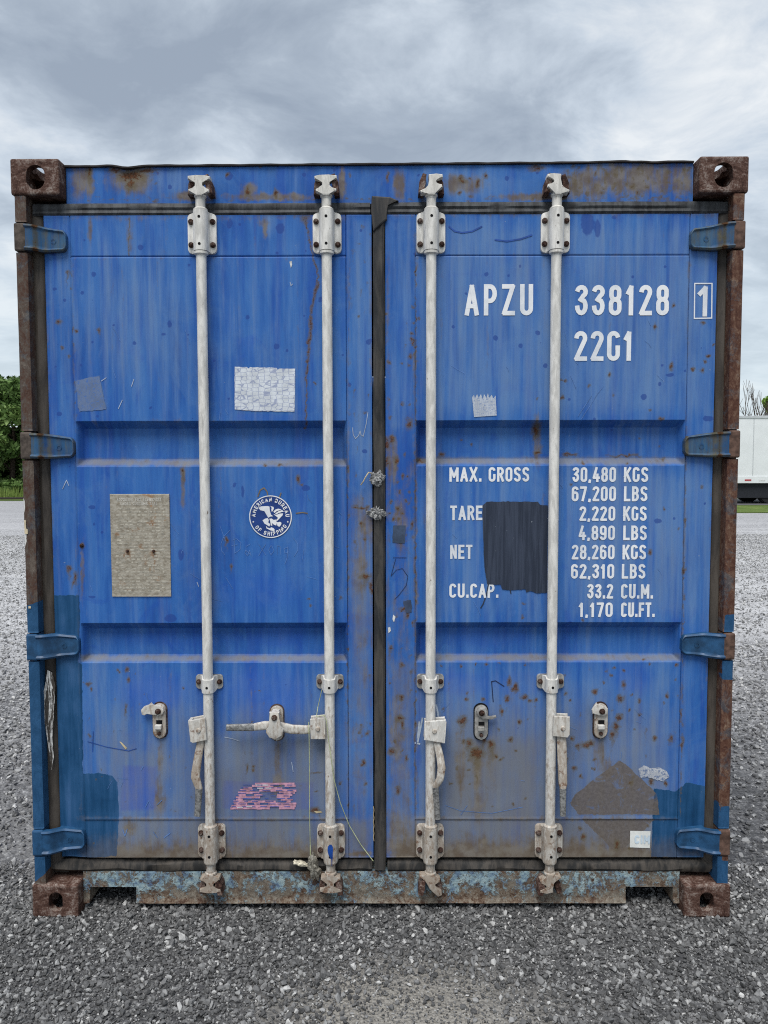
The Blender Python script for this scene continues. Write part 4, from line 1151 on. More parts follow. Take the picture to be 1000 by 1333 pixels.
    pts = [hp(x, y, yy) for (x, y), yy in zip(path, Yh)]
    fp, fw, ft = [], [], []
    for i in range(len(pts) - 1):
        for s in range(4):
            t = s / 4
            fp.append(tuple(np.array(pts[i]) * (1 - t) + np.array(pts[i + 1]) * t)); fw.append(W_[i] * (1 - t) + W_[i + 1] * t); ft.append(T_[i] * (1 - t) + T_[i + 1] * t)
    fp.append(pts[-1]); fw.append(W_[-1]); ft.append(T_[-1])
    sweep(bm, fp, fw, ft, seg=6, power=3.2)
    bmobj('handle', bm, [M_WHITE3, M_WHITE2, M_WHITE2, M_WHITE3][bi], LB, True, 50)
    bm = bmesh.new()                                   # worn metal grip at the end of the handle
    k0 = int(len(fp) * .72)
    sweep(bm, fp[k0:], [v + .0012 for v in fw[k0:]], [v + .0012 for v in ft[k0:]], seg=6, power=3.2)
    bmobj('grip', bm, M_GRIP, LB, True, 50)

# catches on the doors that hold the handles
def catch(px, py, kind):
    p = at(px, py, YD); x, z = p[0], p[2]
    K = empty('handle_catch', BOX)
    bm_ = bmesh.new(); prism(bm_, rrect(x, z, .052, .132, .0255, 8), YD - .006, YD + .002, .001); bmobj('backing', bm_, M_BOLT if kind != 2 else M_DARK, K)
    bm_ = bmesh.new(); prism(bm_, rrect(x, z, .045, .122, .0222, 8), YD - .016, YD - .006, .003); bmobj('plate', bm_, M_WHITE3 if kind != 2 else M_GALV, K)
    bm_ = bmesh.new(); bx(bm_, x - .010, x + .011, YD - .0172, YD - .012, z - .022, z + .004); bmobj('slot', bm_, M_DARK, K)
    bm_ = bmesh.new(); bx(bm_, x - .013, x + .010, YD - .030, YD - .012, z - .026, z - .010, .003); bmobj('tongue', bm_, M_WHITE if kind != 2 else M_GALV, K)
    bm_ = bmesh.new(); bolt(bm_, x, YD - .016, z - .043, .007); bmobj('bolt', bm_, M_BOLT, K)
    zt_ = z + .038
    bm_ = bmesh.new()
    if kind == 0:      # arm swung to the left
        prism(bm_, [(x + .016, zt_ + .012), (x + .004, zt_ + .019), (x - .018, zt_ + .021), (x - .026, zt_ + .030), (x - .031, zt_ + .022), (x - .050, zt_ + .016), (x - .060, zt_ + .004), (x - .057, zt_ - .012), (x - .046, zt_ - .015), (x - .040, zt_ - .005), (x - .018, zt_ - .008), (x - .004, zt_ - .016), (x + .014, zt_ - .012), (x + .020, zt_)], YD - .027, YD - .016, .003)
    elif kind == 1:    # arm down over the handle
        prism(bm_, [(x - .017, zt_ + .018), (x + .017, zt_ + .018), (x + .018, zt_ - .030), (x + .030, zt_ - .042), (x + .026, zt_ - .062), (x + .004, zt_ - .076), (x - .018, zt_ - .070), (x - .030, zt_ - .052), (x - .028, zt_ - .042), (x - .018, zt_ - .032)], YD - .068, YD - .056, .003)
        bx(bm_, x - .012, x + .012, YD - .060, YD - .014, zt_ - .008, zt_ + .014)
    elif kind == 2:    # arm turned edge on, to the right
        prism(bm_, [(x - .018, zt_ + .006), (x - .006, zt_ + .018), (x + .012, zt_ + .016), (x + .019, zt_ + .002), (x + .016, zt_ - .012), (x + .030, zt_ - .014), (x + .050, zt_ - .010), (x + .052, zt_ - .017), (x + .034, zt_ - .024), (x + .006, zt_ - .022), (x - .014, zt_ - .010)], YD - .027, YD - .016, .003)
    else:              # short arm to the left
        prism(bm_, [(x + .020, zt_ + .010), (x + .006, zt_ + .018), (x - .012, zt_ + .018), (x - .018, zt_ + .030), (x - .027, zt_ + .016), (x - .034, zt_ + .004), (x - .032, zt_ - .010), (x - .022, zt_ - .006), (x - .014, zt_ - .014), (x + .008, zt_ - .016), (x + .020, zt_ - .008)], YD - .027, YD - .016, .003)
    bmobj('latch_arm', bm_, M_WHITE2 if kind != 2 else M_GALV, K, True, 30)
    yb = YD - (.068 if kind == 1 else .027)
    bm_ = bmesh.new(); cyl(bm_, (x, yb, zt_), (x, yb - .004, zt_), .0105, .010, 14); cyl(bm_, (x, yb - .004, zt_), (x, yb - .009, zt_), .0075, .005, 12); bmobj('pivot_bolt', bm_, M_BOLT, K)
catch(209, 937, 0); catch(361, 940, 1); catch(626, 939, 2); catch(781, 937, 3)

# ------------------------------------------------------------------ lettering
def arc(cx, cy, rx, ry, a0, a1, n=10):
    return [(cx + rx * math.cos(R(a0 + (a1 - a0) * k / n)), cy + ry * math.sin(R(a0 + (a1 - a0) * k / n))) for k in range(n + 1)]
def glyph(c, w_, h):
    """centre lines of a condensed sign-painter's letter in a box w_ x h; a leading None marks a closed stroke"""
    r = w_ / 2; hr = min(r * 1.05, h * .27)
    if c in '0O': return [[None] + arc(r, h - hr, r, hr, 0, 180) + arc(r, hr, r, hr, 180, 360)]
    if c == '1': return [[(w_ * .10, h * .80), (w_ * .62, h), (w_ * .62, 0)]]
    if c == '2': return [arc(r, h - hr, r, hr, 180, 0)[:] + arc(w_ - r * 1.2, h - hr, r * 1.2, hr * 1.4, -5, -32, 4) + [(0, 0), (w_, 0)]]
    if c == '3': return [arc(r, h - hr, r, hr, 170, -62) + [(w_ * .42, h * .53)], [(w_ * .42, h * .53)] + arc(r, h * .27, r, h * .26, 52, -180)]
    if c == '4': return [[(w_ * .52, h), (0, h * .25), (w_ * 1.05, h * .25)], [(w_ * .74, h * .48), (w_ * .74, 0)]]
    if c == '6': return [[None] + arc(r, h * .60 - hr, r, hr, 0, 180) + arc(r, hr, r, hr, 180, 360), [(0, hr)] + arc(r, h - hr, r, hr, 180, 8)]
    if c == '9': return [[None] + arc(r, h - hr, r, hr, 0, 180) + arc(r, h * .40 + hr, r, hr, 180, 360), [(w_, h - hr)] + arc(r, hr, r, hr, 0, -172)]
    if c == '7': return [[(0, h), (w_, h), (w_ * .34, 0)]]
    if c == '8':
        q = r * .92
        return [[None] + arc(r, h - hr * .95, q, hr * .95, 0, 180) + arc(r, h * .53 + hr * .9, q, hr * .9, 180, 360), [None] + arc(r, h * .53 - hr, r, hr, 0, 180) + arc(r, hr, r, hr, 180, 360)]
    if c == 'A': return [[(0, 0), (r, h), (w_, 0)], [(w_ * .16, h * .27), (w_ * .84, h * .27)]]
    if c == 'B': return [[(0, h * .53), (w_ * .45, h * .53)] + arc(w_ * .45, h * .265, w_ * .55, h * .265, 90, -90) + [(0, 0), (0, h), (w_ * .42, h)] + arc(w_ * .42, h * .765, w_ * .52, h * .235, 90, -90) + [(w_ * .3, h * .53)]]
    if c == 'C': return [arc(r, h - hr, r, hr, 5, 180) + arc(r, hr, r, hr, 180, 355)]
    if c == 'D': return [[None, (0, 0), (0, h), (w_ * .4, h)] + arc(w_ * .4, h - hr, w_ * .6, hr, 90, 0) + arc(w_ * .4, hr, w_ * .6, hr, 0, -90)]
    if c == 'E': return [[(w_, h), (0, h), (0, 0), (w_, 0)], [(0, h * .52), (w_ * .85, h * .52)]]
    if c == 'F': return [[(w_, h), (0, h), (0, 0)], [(0, h * .52), (w_ * .85, h * .52)]]
    if c == 'G': return [arc(r, h - hr, r, hr, 10, 180) + arc(r, hr, r, hr, 180, 360) + [(w_, h * .43), (w_ * .80, h * .43)]]
    if c == 'H': return [[(0, 0), (0, h)], [(w_, 0), (w_, h)], [(0, h * .52), (w_, h * .52)]]
    if c == 'I': return [[(r, 0), (r, h)]]
    if c == 'K': return [[(0, 0), (0, h)], [(w_, h), (0, h * .36)], [(w_ * .33, h * .58), (w_ * 1.03, 0)]]
    if c == 'L': return [[(0, h), (0, 0), (w_, 0)]]
    if c == 'M': return [[(0, 0), (0, h), (r, h * .30), (w_, h), (w_, 0)]]
    if c == 'N': return [[(0, 0), (0, h), (w_, 0), (w_, h)]]
    if c == 'P': return [[(0, 0), (0, h), (w_ * .45, h)] + arc(w_ * .45, h * .73, w_ * .55, h * .27, 90, -90) + [(0, h * .46)]]
    if c == 'R': return [[(0, 0), (0, h), (w_ * .45, h)] + arc(w_ * .45, h * .75, w_ * .53, h * .25, 90, -90) + [(0, h * .50)], [(w_ * .5, h * .5), (w_, 0)]]
    if c == 'S': return [arc(r, h - hr, r, hr, 8, 190) + arc(r, h * .50 + hr * .1, r, hr * .55, 205, 250, 3)[0:0] + [(w_ * .12, h * .60), (w_ * .88, h * .42)] + arc(r, hr, r, hr, 10, -172)]
    if c == 'T': return [[(0, h), (w_, h)], [(r, h), (r, 0)]]
    if c == 'U': return [[(0, h)] + arc(r, hr, r, hr, 180, 360) + [(w_, h)]]
    if c == 'V': return [[(0, h), (r, 0), (w_, h)]]
    if c == 'X': return [[(0, 0), (w_, h)], [(0, h), (w_, 0)]]
    if c == 'Y': return [[(0, h), (r, h * .45), (w_, h)], [(r, h * .45), (r, 0)]]
    if c == 'Z': return [[(0, h), (w_, h), (0, 0), (w_, 0)]]
    if c == '.': return [[(0, -.07 * h), (0, .07 * h)]]
    if c == ',': return [[(.01 * h, .075 * h), (-.02 * h, -.075 * h)]]
    return []
def ribbon(pts, t):
    return [q for _, q in ribbon_layers(pts, t)]
def ribbon_layers(pts, t):
    if pts[0] is None:
        return [(0, q) for q in ribbon_one(pts, t)]
    parts, cur = [], [pts[0]]
    for i in range(1, len(pts)):
        cur.append(pts[i])
        if i < len(pts) - 1:
            a_, b_ = np.subtract(pts[i], pts[i - 1]), np.subtract(pts[i + 1], pts[i])
            la, lb = np.hypot(*a_), np.hypot(*b_)
            if la > 1e-9 and lb > 1e-9 and (a_ @ b_) / (la * lb) < -.12:
                e_ = a_ / la * t * .34; cur[-1] = tuple(np.add(pts[i], e_)); parts.append(cur)
                e_ = b_ / lb * t * .34; cur = [tuple(np.subtract(pts[i], e_))]
    parts.append(cur)
    for p, i, j in ((parts[0], 0, 1), (parts[-1], -1, -2)):
        d_ = np.subtract(p[i], p[j]); l_ = np.hypot(*d_)
        if l_ > 1e-9:
            p[i] = tuple(np.add(p[i], d_ / l_ * t * (.5 if l_ > t * .8 else .15)))
    return [(k, q) for k, p in enumerate(parts) for q in ribbon_one(p, t)]
def ribbon_one(pts, t):
    closed = pts[0] is None
    P = np.array([p for p in pts if p is not None], float)
    keep = [0]
    for i in range(1, len(P)):
        if np.hypot(*(P[i] - P[keep[-1]])) > t * .04:
            keep.append(i)
    P = P[keep]
    if closed and np.hypot(*(P[0] - P[-1])) < t * .04: P = P[:-1]
    n = len(P); Lf, Rt = [], []
    for i in range(n):
        a_ = P[i] - P[i - 1] if (i > 0 or closed) else P[1] - P[0]
        b_ = P[(i + 1) % n] - P[i] if (i < n - 1 or closed) else a_
        a_ = a_ / np.hypot(*a_); b_ = b_ / np.hypot(*b_)
        na, nb_ = np.array([-a_[1], a_[0]]), np.array([-b_[1], b_[0]])
        m_ = na + nb_; l = np.hypot(*m_)
        m_ = na if l < 1e-6 else m_ / l
        k = min(1 / max(.2, m_ @ na), 2.6)
        Lf.append(P[i] + m_ * k * t / 2); Rt.append(P[i] - m_ * k * t / 2)
    q = []
    for i in range(n if closed else n - 1):
        j = (i + 1) % n
        q.append((Rt[i], Rt[j], Lf[j], Lf[i]))
    return q
WID = {'1': .30, 'I': .13, '.': .15, ',': .15, ' ': .26, 'M': .52, 'L': .38, 'E': .38, 'F': .38, 'T': .40, 'A': .44, 'X': .44, '4': .44}
def text_quads(s, w_, h, t, gap=.115):
    """quads of string s drawn into a box w_ x h"""
    ws = [WID.get(c, .41) for c in s]
    nat = sum(ws) + gap * (len(s) - 1)
    k = w_ / (nat * h)
    x = 0; out_ = []
    for c, cw in zip(s, ws):
        gw = cw * h * k
        for j, stroke in enumerate(glyph(c, max(gw - t, 1e-4) if c not in '.,I' else 1e-4, h - t)):
            dx = x + (t / 2 if c not in '.,I' else gw / 2)
            for jj, q in ribbon_layers(stroke, t):
                out_.append((j + jj, [(p[0] + dx, p[1] + t / 2) for p in q]))
        x += gw + gap * h * k
    return out_
def decal(name, quads, mat, parent, lift=.0013):
    """quads: (layer, [(x, z) ...]) laid on the door's own surface"""
    V, F_ = [], []
    for layer, q in quads:
        b = len(V)
        for x, z in q:
            V.append((x, surf(x, z) - lift - .00025 * layer, z))
        F_.append(tuple(range(b, b + len(q))))
    return pydata(name, V, F_, mat, parent)
def text(s, x0, y0, x1, y1, t=.165, gap=.09, mat=None, parent=None, lift=.0013, name='lettering'):
    a_, b_ = at(x0, y1, YD), at(x1, y0, YD)
    h = b_[2] - a_[2]
    return decal(name, [(j, [(a_[0] + p[0], a_[2] + p[1]) for p in q]) for j, q in text_quads(s, b_[0] - a_[0], h, h * t, gap)], mat or M_LET, parent or DR, lift)
for a_ in (('APZU', 605, 370, 694, 411, .145, .16), ('338128', 748, 371, 871, 411, .15, .13), ('22G1', 747, 431, 824, 470, .15, .11),
           ('MAX.', 585, 608, 627, 627), ('GROSS', 636, 608, 689, 627), ('TARE', 586, 658, 628, 677), ('NET', 586, 709, 615, 727.5), ('CU.CAP.', 585, 759.5, 649, 778),
           ('30,480', 745, 608, 802, 627.5), ('KGS', 812, 608, 844, 627.5), ('67,200', 744, 633, 802, 652.5), ('LBS', 812, 633, 843, 652.5), ('2,220', 754, 659, 801, 678), ('KGS', 811, 659, 842, 678),
           ('4,890', 753, 684, 800.5, 703), ('LBS', 811, 684, 842, 703), ('28,260', 744, 709, 800, 728), ('KGS', 810, 709, 841, 728), ('62,310', 743, 734, 799.5, 753), ('LBS', 809, 734, 840, 753),
           ('33.2', 764, 760, 798, 779), ('CU.M.', 808, 760, 850, 779), ('1,170', 753, 784, 797.5, 803), ('CU.FT.', 808, 784, 852, 803)):
    text(*a_)
text('1', 907, 372, 926, 412, .15)
def loop_quads(px, t):
    P = [(at(x, y, YD)[0], at(x, y, YD)[2]) for x, y in px]
    return ribbon([None] + P, t)
decal('check_digit_box', [(0, q) for q in loop_quads([(904.5, 369), (927, 369), (926.5, 414), (904, 414.5)], .0042)], M_LET, DR)

def sheet(name, px, mat, parent, lift=.0012, jag=0.0, n=3):
    """a thin painted or stuck patch with the given outline, laid on the door"""
    P = []
    for (x0, y0), (x1, y1) in zip(px, px[1:] + px[:1]):
        L = math.hypot(x1 - x0, y1 - y0); k = max(1, int(L / 3)) if jag else 1
        for i in range(k):
            t = i / k
            P.append((x0 + (x1 - x0) * t + (rng.normal(0, jag) if i else 0), y0 + (y1 - y0) * t + (rng.normal(0, jag) if i else 0)))
    bm_ = bmesh.new()
    vs_ = [bm_.verts.new((at(x, y, YD)[0], 0, at(x, y, YD)[2])) for x, y in P]
    f_ = bm_.faces.new(vs_)
    bmesh.ops.triangulate(bm_, faces=[f_])
    for v in bm_.verts:
        v.co.y = surf(v.co.x, v.co.z) - lift
    bm_.normal_update()
    return bmobj(name, bm_, mat, parent)
def lines(name, paths, t, mat, parent, lift=.0013):
    if name in ('chalk_scribble', 'paint_smear') and len(paths) > 1:
        for p in paths:
            lines(name, [p], t, mat, parent, lift)
        return
    q = []
    for k, p in enumerate(paths):
        P = [(at(x, y, YD)[0], at(x, y, YD)[2]) for x, y in p]
        q += [(k % 3, r_) for r_ in ribbon(P, t)]
    return decal(name, q, mat, parent, lift)

# dark paint over the old tare figures
n_ = N('navy_patch_paint')
c_ = n_.mix(n_.rng(n_.noise(30, 6, .68, .3, (2.4, 1, .12)), .40, .62), (.020, .028, .048), (.040, .052, .082))
c_ = n_.mix(n_.rng(n_.noise(140, 2, .5), .765, .78, 0, .9), c_, (.5, .55, .6))
M_NAVY = n_.fin(c_, .55, .3)
sheet('paint_patch', [(634, 653), (700, 653), (703, 657), (713, 658), (712, 771), (698, 772), (690, 769), (685, 771), (684, 767), (666, 768), (654, 767), (652, 761), (634, 760), (631, 740), (629, 700), (628, 658), (634, 656)], M_NAVY, DR, .0022, .25)
lines('paint_drip', [[(636, 760), (633, 775), (629, 786), (626, 791)], [(664, 767), (665, 772)]], .004, M_NAVY, DR)

# labels
def mat_crack(name, col, gap_, sc, th=.05, extra=.72):
    n = N(name)
    v = n.t.nodes.new('ShaderNodeTexVoronoi'); v.feature = 'DISTANCE_TO_EDGE'
    v.inputs['Scale'].default_value = sc * 3.2; v.inputs['Randomness'].default_value = .42
    mp = n.t.nodes.new('ShaderNodeMapping'); mp.inputs['Scale'].default_value = (.7, .2, 1.1)
    n.L(n.tc.outputs['Object'], mp.inputs[0]); n.L(mp.outputs[0], v.inputs['Vector'])
    crack = n.rng(v.outputs['Distance'], .02, .07, 1, 0)
    f_ = n.math('MAXIMUM', n.math('MULTIPLY', crack, .7), n.rng(n.noise(130, 5, .7), extra - .06, extra))
    col2 = n.mix(n.rng(n.noise(40, 4), .35, .65), tuple(x * .82 for x in col), col)
    return n.fin(n.mix(f_, col2, gap_), .6, .3)
M_CRACK = mat_crack('cracked_label', (.66, .70, .74), (.20, .24, .40), 22)
sheet('label_remnant', [(306, 477.5), (322, 478), (324, 480), (326, 478), (360, 479), (362, 481), (364, 480), (384.5, 480), (383.5, 536), (331, 535), (306, 533)], M_CRACK, DL, .0018, .2)
sheet('label_remnant', [(614.5, 517), (617, 514), (618, 519), (621, 513), (623, 518), (626, 513), (628, 520), (630, 513), (633, 518), (635, 512), (637, 518), (640, 514), (642, 519), (645, 515), (646.5, 541), (617, 543)], mat_crack('torn_label', (.50, .54, .60), (.12, .20, .40), 60, extra=.66), DR, .0018)
sheet('label_ghost', [(99, 496), (130, 489), (139, 533), (104, 536)], mat_crack('label_glue', (.13, .185, .31), (.07, .15, .38), 90, extra=.60), DL, .0014, .4)
# pink remnant: stripes of broken print on the fresher rectangle
M_PINK = flat('pink_label', (.47, .25, .33), .6, .3, var=.3, scale=60)
prow = []
for k in range(12):
    y = 1019.5 + k * 2.9
    x = 318 - k * 1.6 + rng.uniform(0, 4)
    xe = 383 - (4 if 4 < k < 9 else 0) + rng.uniform(-3, 2)
    while x < xe:
        l = rng.uniform(4, 15)
        if not (340 < x + l / 2 < 366 and 3 < k < 8 and rng.random() < .75) and rng.random() < .74:
            prow.append([(x, y + rng.uniform(-.3, .3)), (min(x + l, xe), y + rng.uniform(-.3, .3))])
        x += l + rng.uniform(.4, 2.5)
lines('label_remnant', prow, .0076, M_PINK, DL, .0018)
wrow = [[(x, y), (x + 6, y)] for x, y in ((334, 1021), (343, 1021), (336, 1025), (347, 1025), (310, 1050), (322, 1049))]
lines('label_remnant', wrow, .004, flat('pale_label', (.55, .55, .60), .6), DL, .0032)
rows = []
for k in range(9):
    y = 1021 + k * 3.5
    x = 303 + max(0, 14 - k * 2.2)
    while x < 380:
        l = rng.uniform(3, 11)
        rows.append([(x, y), (min(x + l, 381), y)]); x += l + rng.uniform(3, 12)
lines('label_print', rows, .0022, flat('label_print_ink', (.045, .09, .34), .6), DL, .0030)
# white label with the remains of its print
sheet('label', [(820.5, 1081.5), (847, 1082), (846, 1104), (820, 1103)], flat('white_label', (.72, .73, .70), .55, .3, var=.08), DR, .0018)
text('CIM', 826, 1087, 846, 1098, .2, .12, flat('label_blue_print', (.52, .62, .70), .6, var=.1), DR, .0030)
# silvery scuff beside the placard
M_SCUFF = mat_crack('foil_scuff', (.50, .52, .55), (.13, .18, .30), 70, extra=.58)
sheet('foil_remnant', [(831, 1000), (838, 996), (846, 1000), (858, 998), (868, 1004), (871, 1011), (864, 1017), (852, 1014), (842, 1011), (834, 1012)], M_SCUFF, DR, .0018, .6)

# data plate
n_ = N('weathered_plate')
c_ = n_.ramp(n_.noise(50, 6, .7, .2, (1, 1, 1.6)), [(.36, (.20, .175, .135)), (.5, (.30, .27, .215)), (.64, (.40, .37, .31))])
c_ = n_.mix(n_.rng(n_.noise(16, 6, .75, .5), .60, .70, 0, .75), c_, (.30, .16, .07))
ra_ = n_.math('ADD', n_.attr('rust'), n_.math('MULTIPLY', n_.math('SUBTRACT', n_.noise(110, 6, .75), .5), 1.2))
c_ = n_.mix(n_.rng(ra_, .22, .75, 0, .8), c_, (.23, .115, .050))
br_ = n_.t.nodes.new('ShaderNodeTexWave'); br_.wave_type = 'BANDS'; br_.bands_direction = 'Z'; br_.inputs['Scale'].default_value = 26; br_.inputs['Distortion'].default_value = 2
n_.L(n_.tc.outputs['Object'], br_.inputs['Vector'])
ln = n_.math('MULTIPLY', n_.rng(br_.outputs['Fac'], .55, .7), n_.rng(n_.noise(120, 3, .6, 0, (1, 1, .4)), .45, .55))
c_ = n_.mix(n_.math('MULTIPLY', ln, .35), c_, (.42, .40, .35))
M_PLATE = n_.fin(c_, .6, .25, 0, n_.bump(ln, .3, .001))
DP = empty('data_plate', BOX)
DP['label'] = 'weathered tan metal data plate riveted on the left door'
pa_, pb_ = at(147, 776, YD), at(221, 643, YD)
for a_ in ((167, 719, 3.2, 3, .95, 16), (201, 719, 3.2, 3, .95, 44), (198, 682, 6, 4, .75, 0), (153, 695, 4, 4, .6, 0), (182, 712, 5, 3, .6, 0), (166, 722, 7, 7, .6, 0), (200, 722, 7, 8, .6, 0), (190, 730, 6, 9, .45, 0), (175, 690, 20, 3, .4, 0), (160, 760, 12, 4, .4, 0), (205, 752, 8, 5, .4, 0)):
    st('rust', a_[0], a_[1], a_[2], a_[3], a_[4], a_[5])
grid('plate', spaced(pa_[0], pb_[0], .003), spaced(pa_[2], pb_[2], .003), lambda X, Z: YD - .0072 + 0 * X, M_PLATE, DP, back=YD - .001)
dl = []
for k in range(27):
    y = 662 + k * 4.1; x = 151 + rng.uniform(0, 6)
    while x < 214:
        l = rng.uniform(2, 7)
        if rng.random() < .72: dl.append((x, y, min(x + l, 215)))
        x += l + rng.uniform(.8, 3)
V_, F_ = [], []
for x, y, xe in dl:
    a_, b_ = at(x, y + 1.0, YD), at(xe, y - 1.0, YD); k = len(V_)
    V_ += [(a_[0], YD - .0075, a_[2]), (b_[0], YD - .0075, a_[2]), (b_[0], YD - .0075, b_[2]), (a_[0], YD - .0075, b_[2])]; F_.append((k, k + 1, k + 2, k + 3))
o = pydata('worn_plate_print', V_, F_, flat('plate_worn_relief', (.375, .35, .29), .6, .25, var=.35, scale=60), DP); o['kind'] = 'stuff'
def platetext(s, x0, y0, x1, y1, t):
    a_, b_ = at(x0, y1, YD), at(x1, y0, YD); h = b_[2] - a_[2]
    V_, F_ = [], []
    for j, q in text_quads(s, b_[0] - a_[0], h, h * t):
        k = len(V_); V_ += [(a_[0] + p[0], YD - .0076 - .0001 * j, a_[2] + p[1]) for p in q]; F_.append((k, k + 1, k + 2, k + 3))
    pydata('plate_lettering', V_, F_, M_PLET, DP)
M_PLET = flat('plate_relief', (.50, .48, .43), .5, .3)
platetext('APPROVED FOR TRANSPORT', 153, 648, 211, 652.5, .16)
platetext('UNDER CUSTOMS SEAL', 158, 653.5, 206, 657.5, .16)
for x, y in ((167, 717), (201, 717)):
    p = at(x, y, YD); bm = bmesh.new(); bolt(bm, p[0], YD - .007, p[2], .0052); bmobj('rivet', bm, M_BOLT, DP)
p = at(107, 710, YD); bm = bmesh.new(); bolt(bm, p[0], YD - .001, p[2], .0075); bmobj('bolt', bm, M_BOLT, DL)

# round emblem
EM = empty('emblem', BOX)
EM['label'] = 'round navy and white emblem with an eagle on the left door'
def epx(x, y): return at(310 + x / 11.11, 630 + y / 11.11, YD)
ec = epx(472, 472); er = (epx(780, 472)[0] - epx(165, 472)[0]) / 2
def disc(name, r, y, mat, r_in=0.0):
    V_, F_ = [], []
    n = 56
    for k in range(n):
        a_ = 2 * math.pi * k / n
        V_.append((ec[0] + r * math.cos(a_), y, ec[2] + r * math.sin(a_)))
    if r_in:
        for k in range(n):
            a_ = 2 * math.pi * k / n
            V_.append((ec[0] + r_in * math.cos(a_), y, ec[2] + r_in * math.sin(a_)))
        F_ = [(k, (k + 1) % n, n + (k + 1) % n, n + k) for k in range(n)]
    else:
        F_ = [tuple(range(n))]
    pydata(name, V_, F_, mat, EM)
ye = surf(ec[0], ec[2]) - .0022
M_ENAVY = flat('emblem_navy', (.012, .045, .20), .5, .35, var=.15)
disc('emblem_field', er * .985, ye, M_ENAVY)
disc('emblem_ring', er, ye - .0005, M_LET, er * .955)
def ring_text(s, a_mid, span, inward, rad, h):
    V_, F_ = [], []
    ws = [WID.get(c, .41) * (1.55 if c not in 'I ' else 1.25) for c in s]; gap = .16
    tot = sum(ws) + gap * (len(s) - 1); x = 0
    for c, cw in zip(s, ws):
        mid = (x + cw / 2) / tot
        ang = a_mid + (.5 - mid) * span * (1 if not inward else -1)
        t = h * .20
        for j, stroke in enumerate(glyph(c, (cw * h - t) if c != 'I' else 1e-4, h - t)):
            for q in ribbon(stroke, t):
                b = len(V_)
                for p in q:
                    lx, lz = p[0] - (cw * h - t) / 2 if c != 'I' else p[0], p[1] - (h - t) / 2
                    th = R(ang)
                    ur, ut = (math.cos(th), math.sin(th)), (math.sin(th), -math.cos(th))
                    if inward: ur, ut = (-ur[0], -ur[1]), (-ut[0], -ut[1])
                    V_.append((ec[0] + rad * math.cos(th) + ut[0] * lx + ur[0] * lz, ye - .0007 - .0002 * j, ec[2] + rad * math.sin(th) + ut[1] * lx + ur[1] * lz))
                F_.append(tuple(range(b, b + 4)))
        x += cw + gap
    pydata('emblem_lettering', V_, F_, M_LET, EM)
ring_text('AMERICAN BUREAU', 90, 182, False, er * .80, er * .19)
ring_text('OF SHIPPING', 272, 118, True, er * .80, er * .19)
for sx in (-1, 1):
    V_ = []
    for k in range(10):
        a_ = R(90 + 36 * k); r = er * (.052 if k % 2 == 0 else .024)
        V_.append((ec[0] + sx * er * .81 + r * math.cos(a_), ye - .0007, ec[2] - er * .24 + r * math.sin(a_)))
    pydata('emblem_star', V_, [tuple(range(10))], M_LET, EM)
eag = [[(298, 345), (335, 323), (430, 318), (458, 326), (462, 380), (478, 440), (510, 466), (470, 470), (440, 488), (412, 440), (384, 392), (325, 378)],
       [(470, 318), (515, 330), (522, 352), (508, 385), (492, 402), (484, 372), (490, 345)],
       [(515, 395), (545, 368), (585, 356), (632, 366), (600, 380), (560, 392), (530, 420)],
       [(540, 425), (590, 392), (640, 376), (666, 400), (630, 405), (585, 420), (555, 440)],
       [(515, 435), (560, 446), (600, 428), (655, 424), (648, 450), (610, 490), (575, 528), (545, 530), (582, 490), (560, 470)],
       [(358, 525), (395, 500), (435, 492), (448, 520), (440, 555), (470, 580), (455, 615), (420, 590), (385, 570)],
       [(455, 500), (490, 498), (520, 520), (545, 512), (560, 545), (598, 560), (560, 572), (555, 600), (520, 585), (490, 560), (500, 600), (478, 600), (470, 545)],
       [(568, 556), (610, 545), (632, 560), (625, 590), (600, 618), (575, 606), (566, 580)],
       [(405, 600), (430, 630), (470, 640), (480, 622), (520, 640), (535, 665), (520, 680), (470, 668), (415, 640)]]
V_, F_ = [], []
for k, pl in enumerate(eag):
    b = len(V_)
    for x, y in pl:
        q = epx(x, y); V_.append((q[0], ye - .0007 - .00015 * (k % 3), q[2]))
    F_.append(tuple(range(b, len(V_))))
pydata('emblem_eagle', V_, F_, M_LET, EM)

# scribbles and scratches
M_CHALK = flat('chalk_mark', (.10, .205, .46), .7)
M_PEN = flat('pen_mark', (.012, .022, .07), .6)
M_SCR = flat('scratch', (.36, .42, .52), .6)
M_BROWNM = flat('brown_mark', (.16, .13, .09), .7)
M_DBLUE = flat('dark_blue_mark', (.020, .072, .30), .6)
lines('chalk_scribble', [[(300, 690), (292, 698), (288, 708), (289, 717), (293, 722)], [(305, 700), (306, 720), (313, 715), (314, 706), (308, 701), (303, 703)], [(302, 710), (309, 709)], [(327, 722), (320, 716), (319, 720), (323, 723), (325, 716), (327, 723)], [(321, 711), (326, 708)], [(337, 708), (346, 722)], [(346, 708), (337, 723)],
      [(353, 710), (350, 716), (353, 722), (357, 717), (354, 710)], [(361, 722), (361, 710), (365, 711), (366, 722)], [(375, 712), (370, 714), (371, 720), (375, 719), (375, 711), (374, 726), (371, 734)], [(382, 700), (388, 708), (388, 716), (383, 724)]], .0014, M_CHALK, DL)
lines('pen_scribble', [[(512, 726), (529, 726)], [(515, 728), (509, 750), (516, 742), (524, 740), (531, 750), (529, 762), (520, 774), (514, 780)]], .0017, M_PEN, DR)
lines('pen_scribble', [[(642, 913), (641, 900), (640, 887), (645, 886), (656, 893)]], .0032, M_PEN, DR)
lines('pen_scribble', [[(115, 965), (140, 972), (168, 977), (178, 974)], [(122, 952), (121, 978)]], .0026, M_DBLUE, DL)
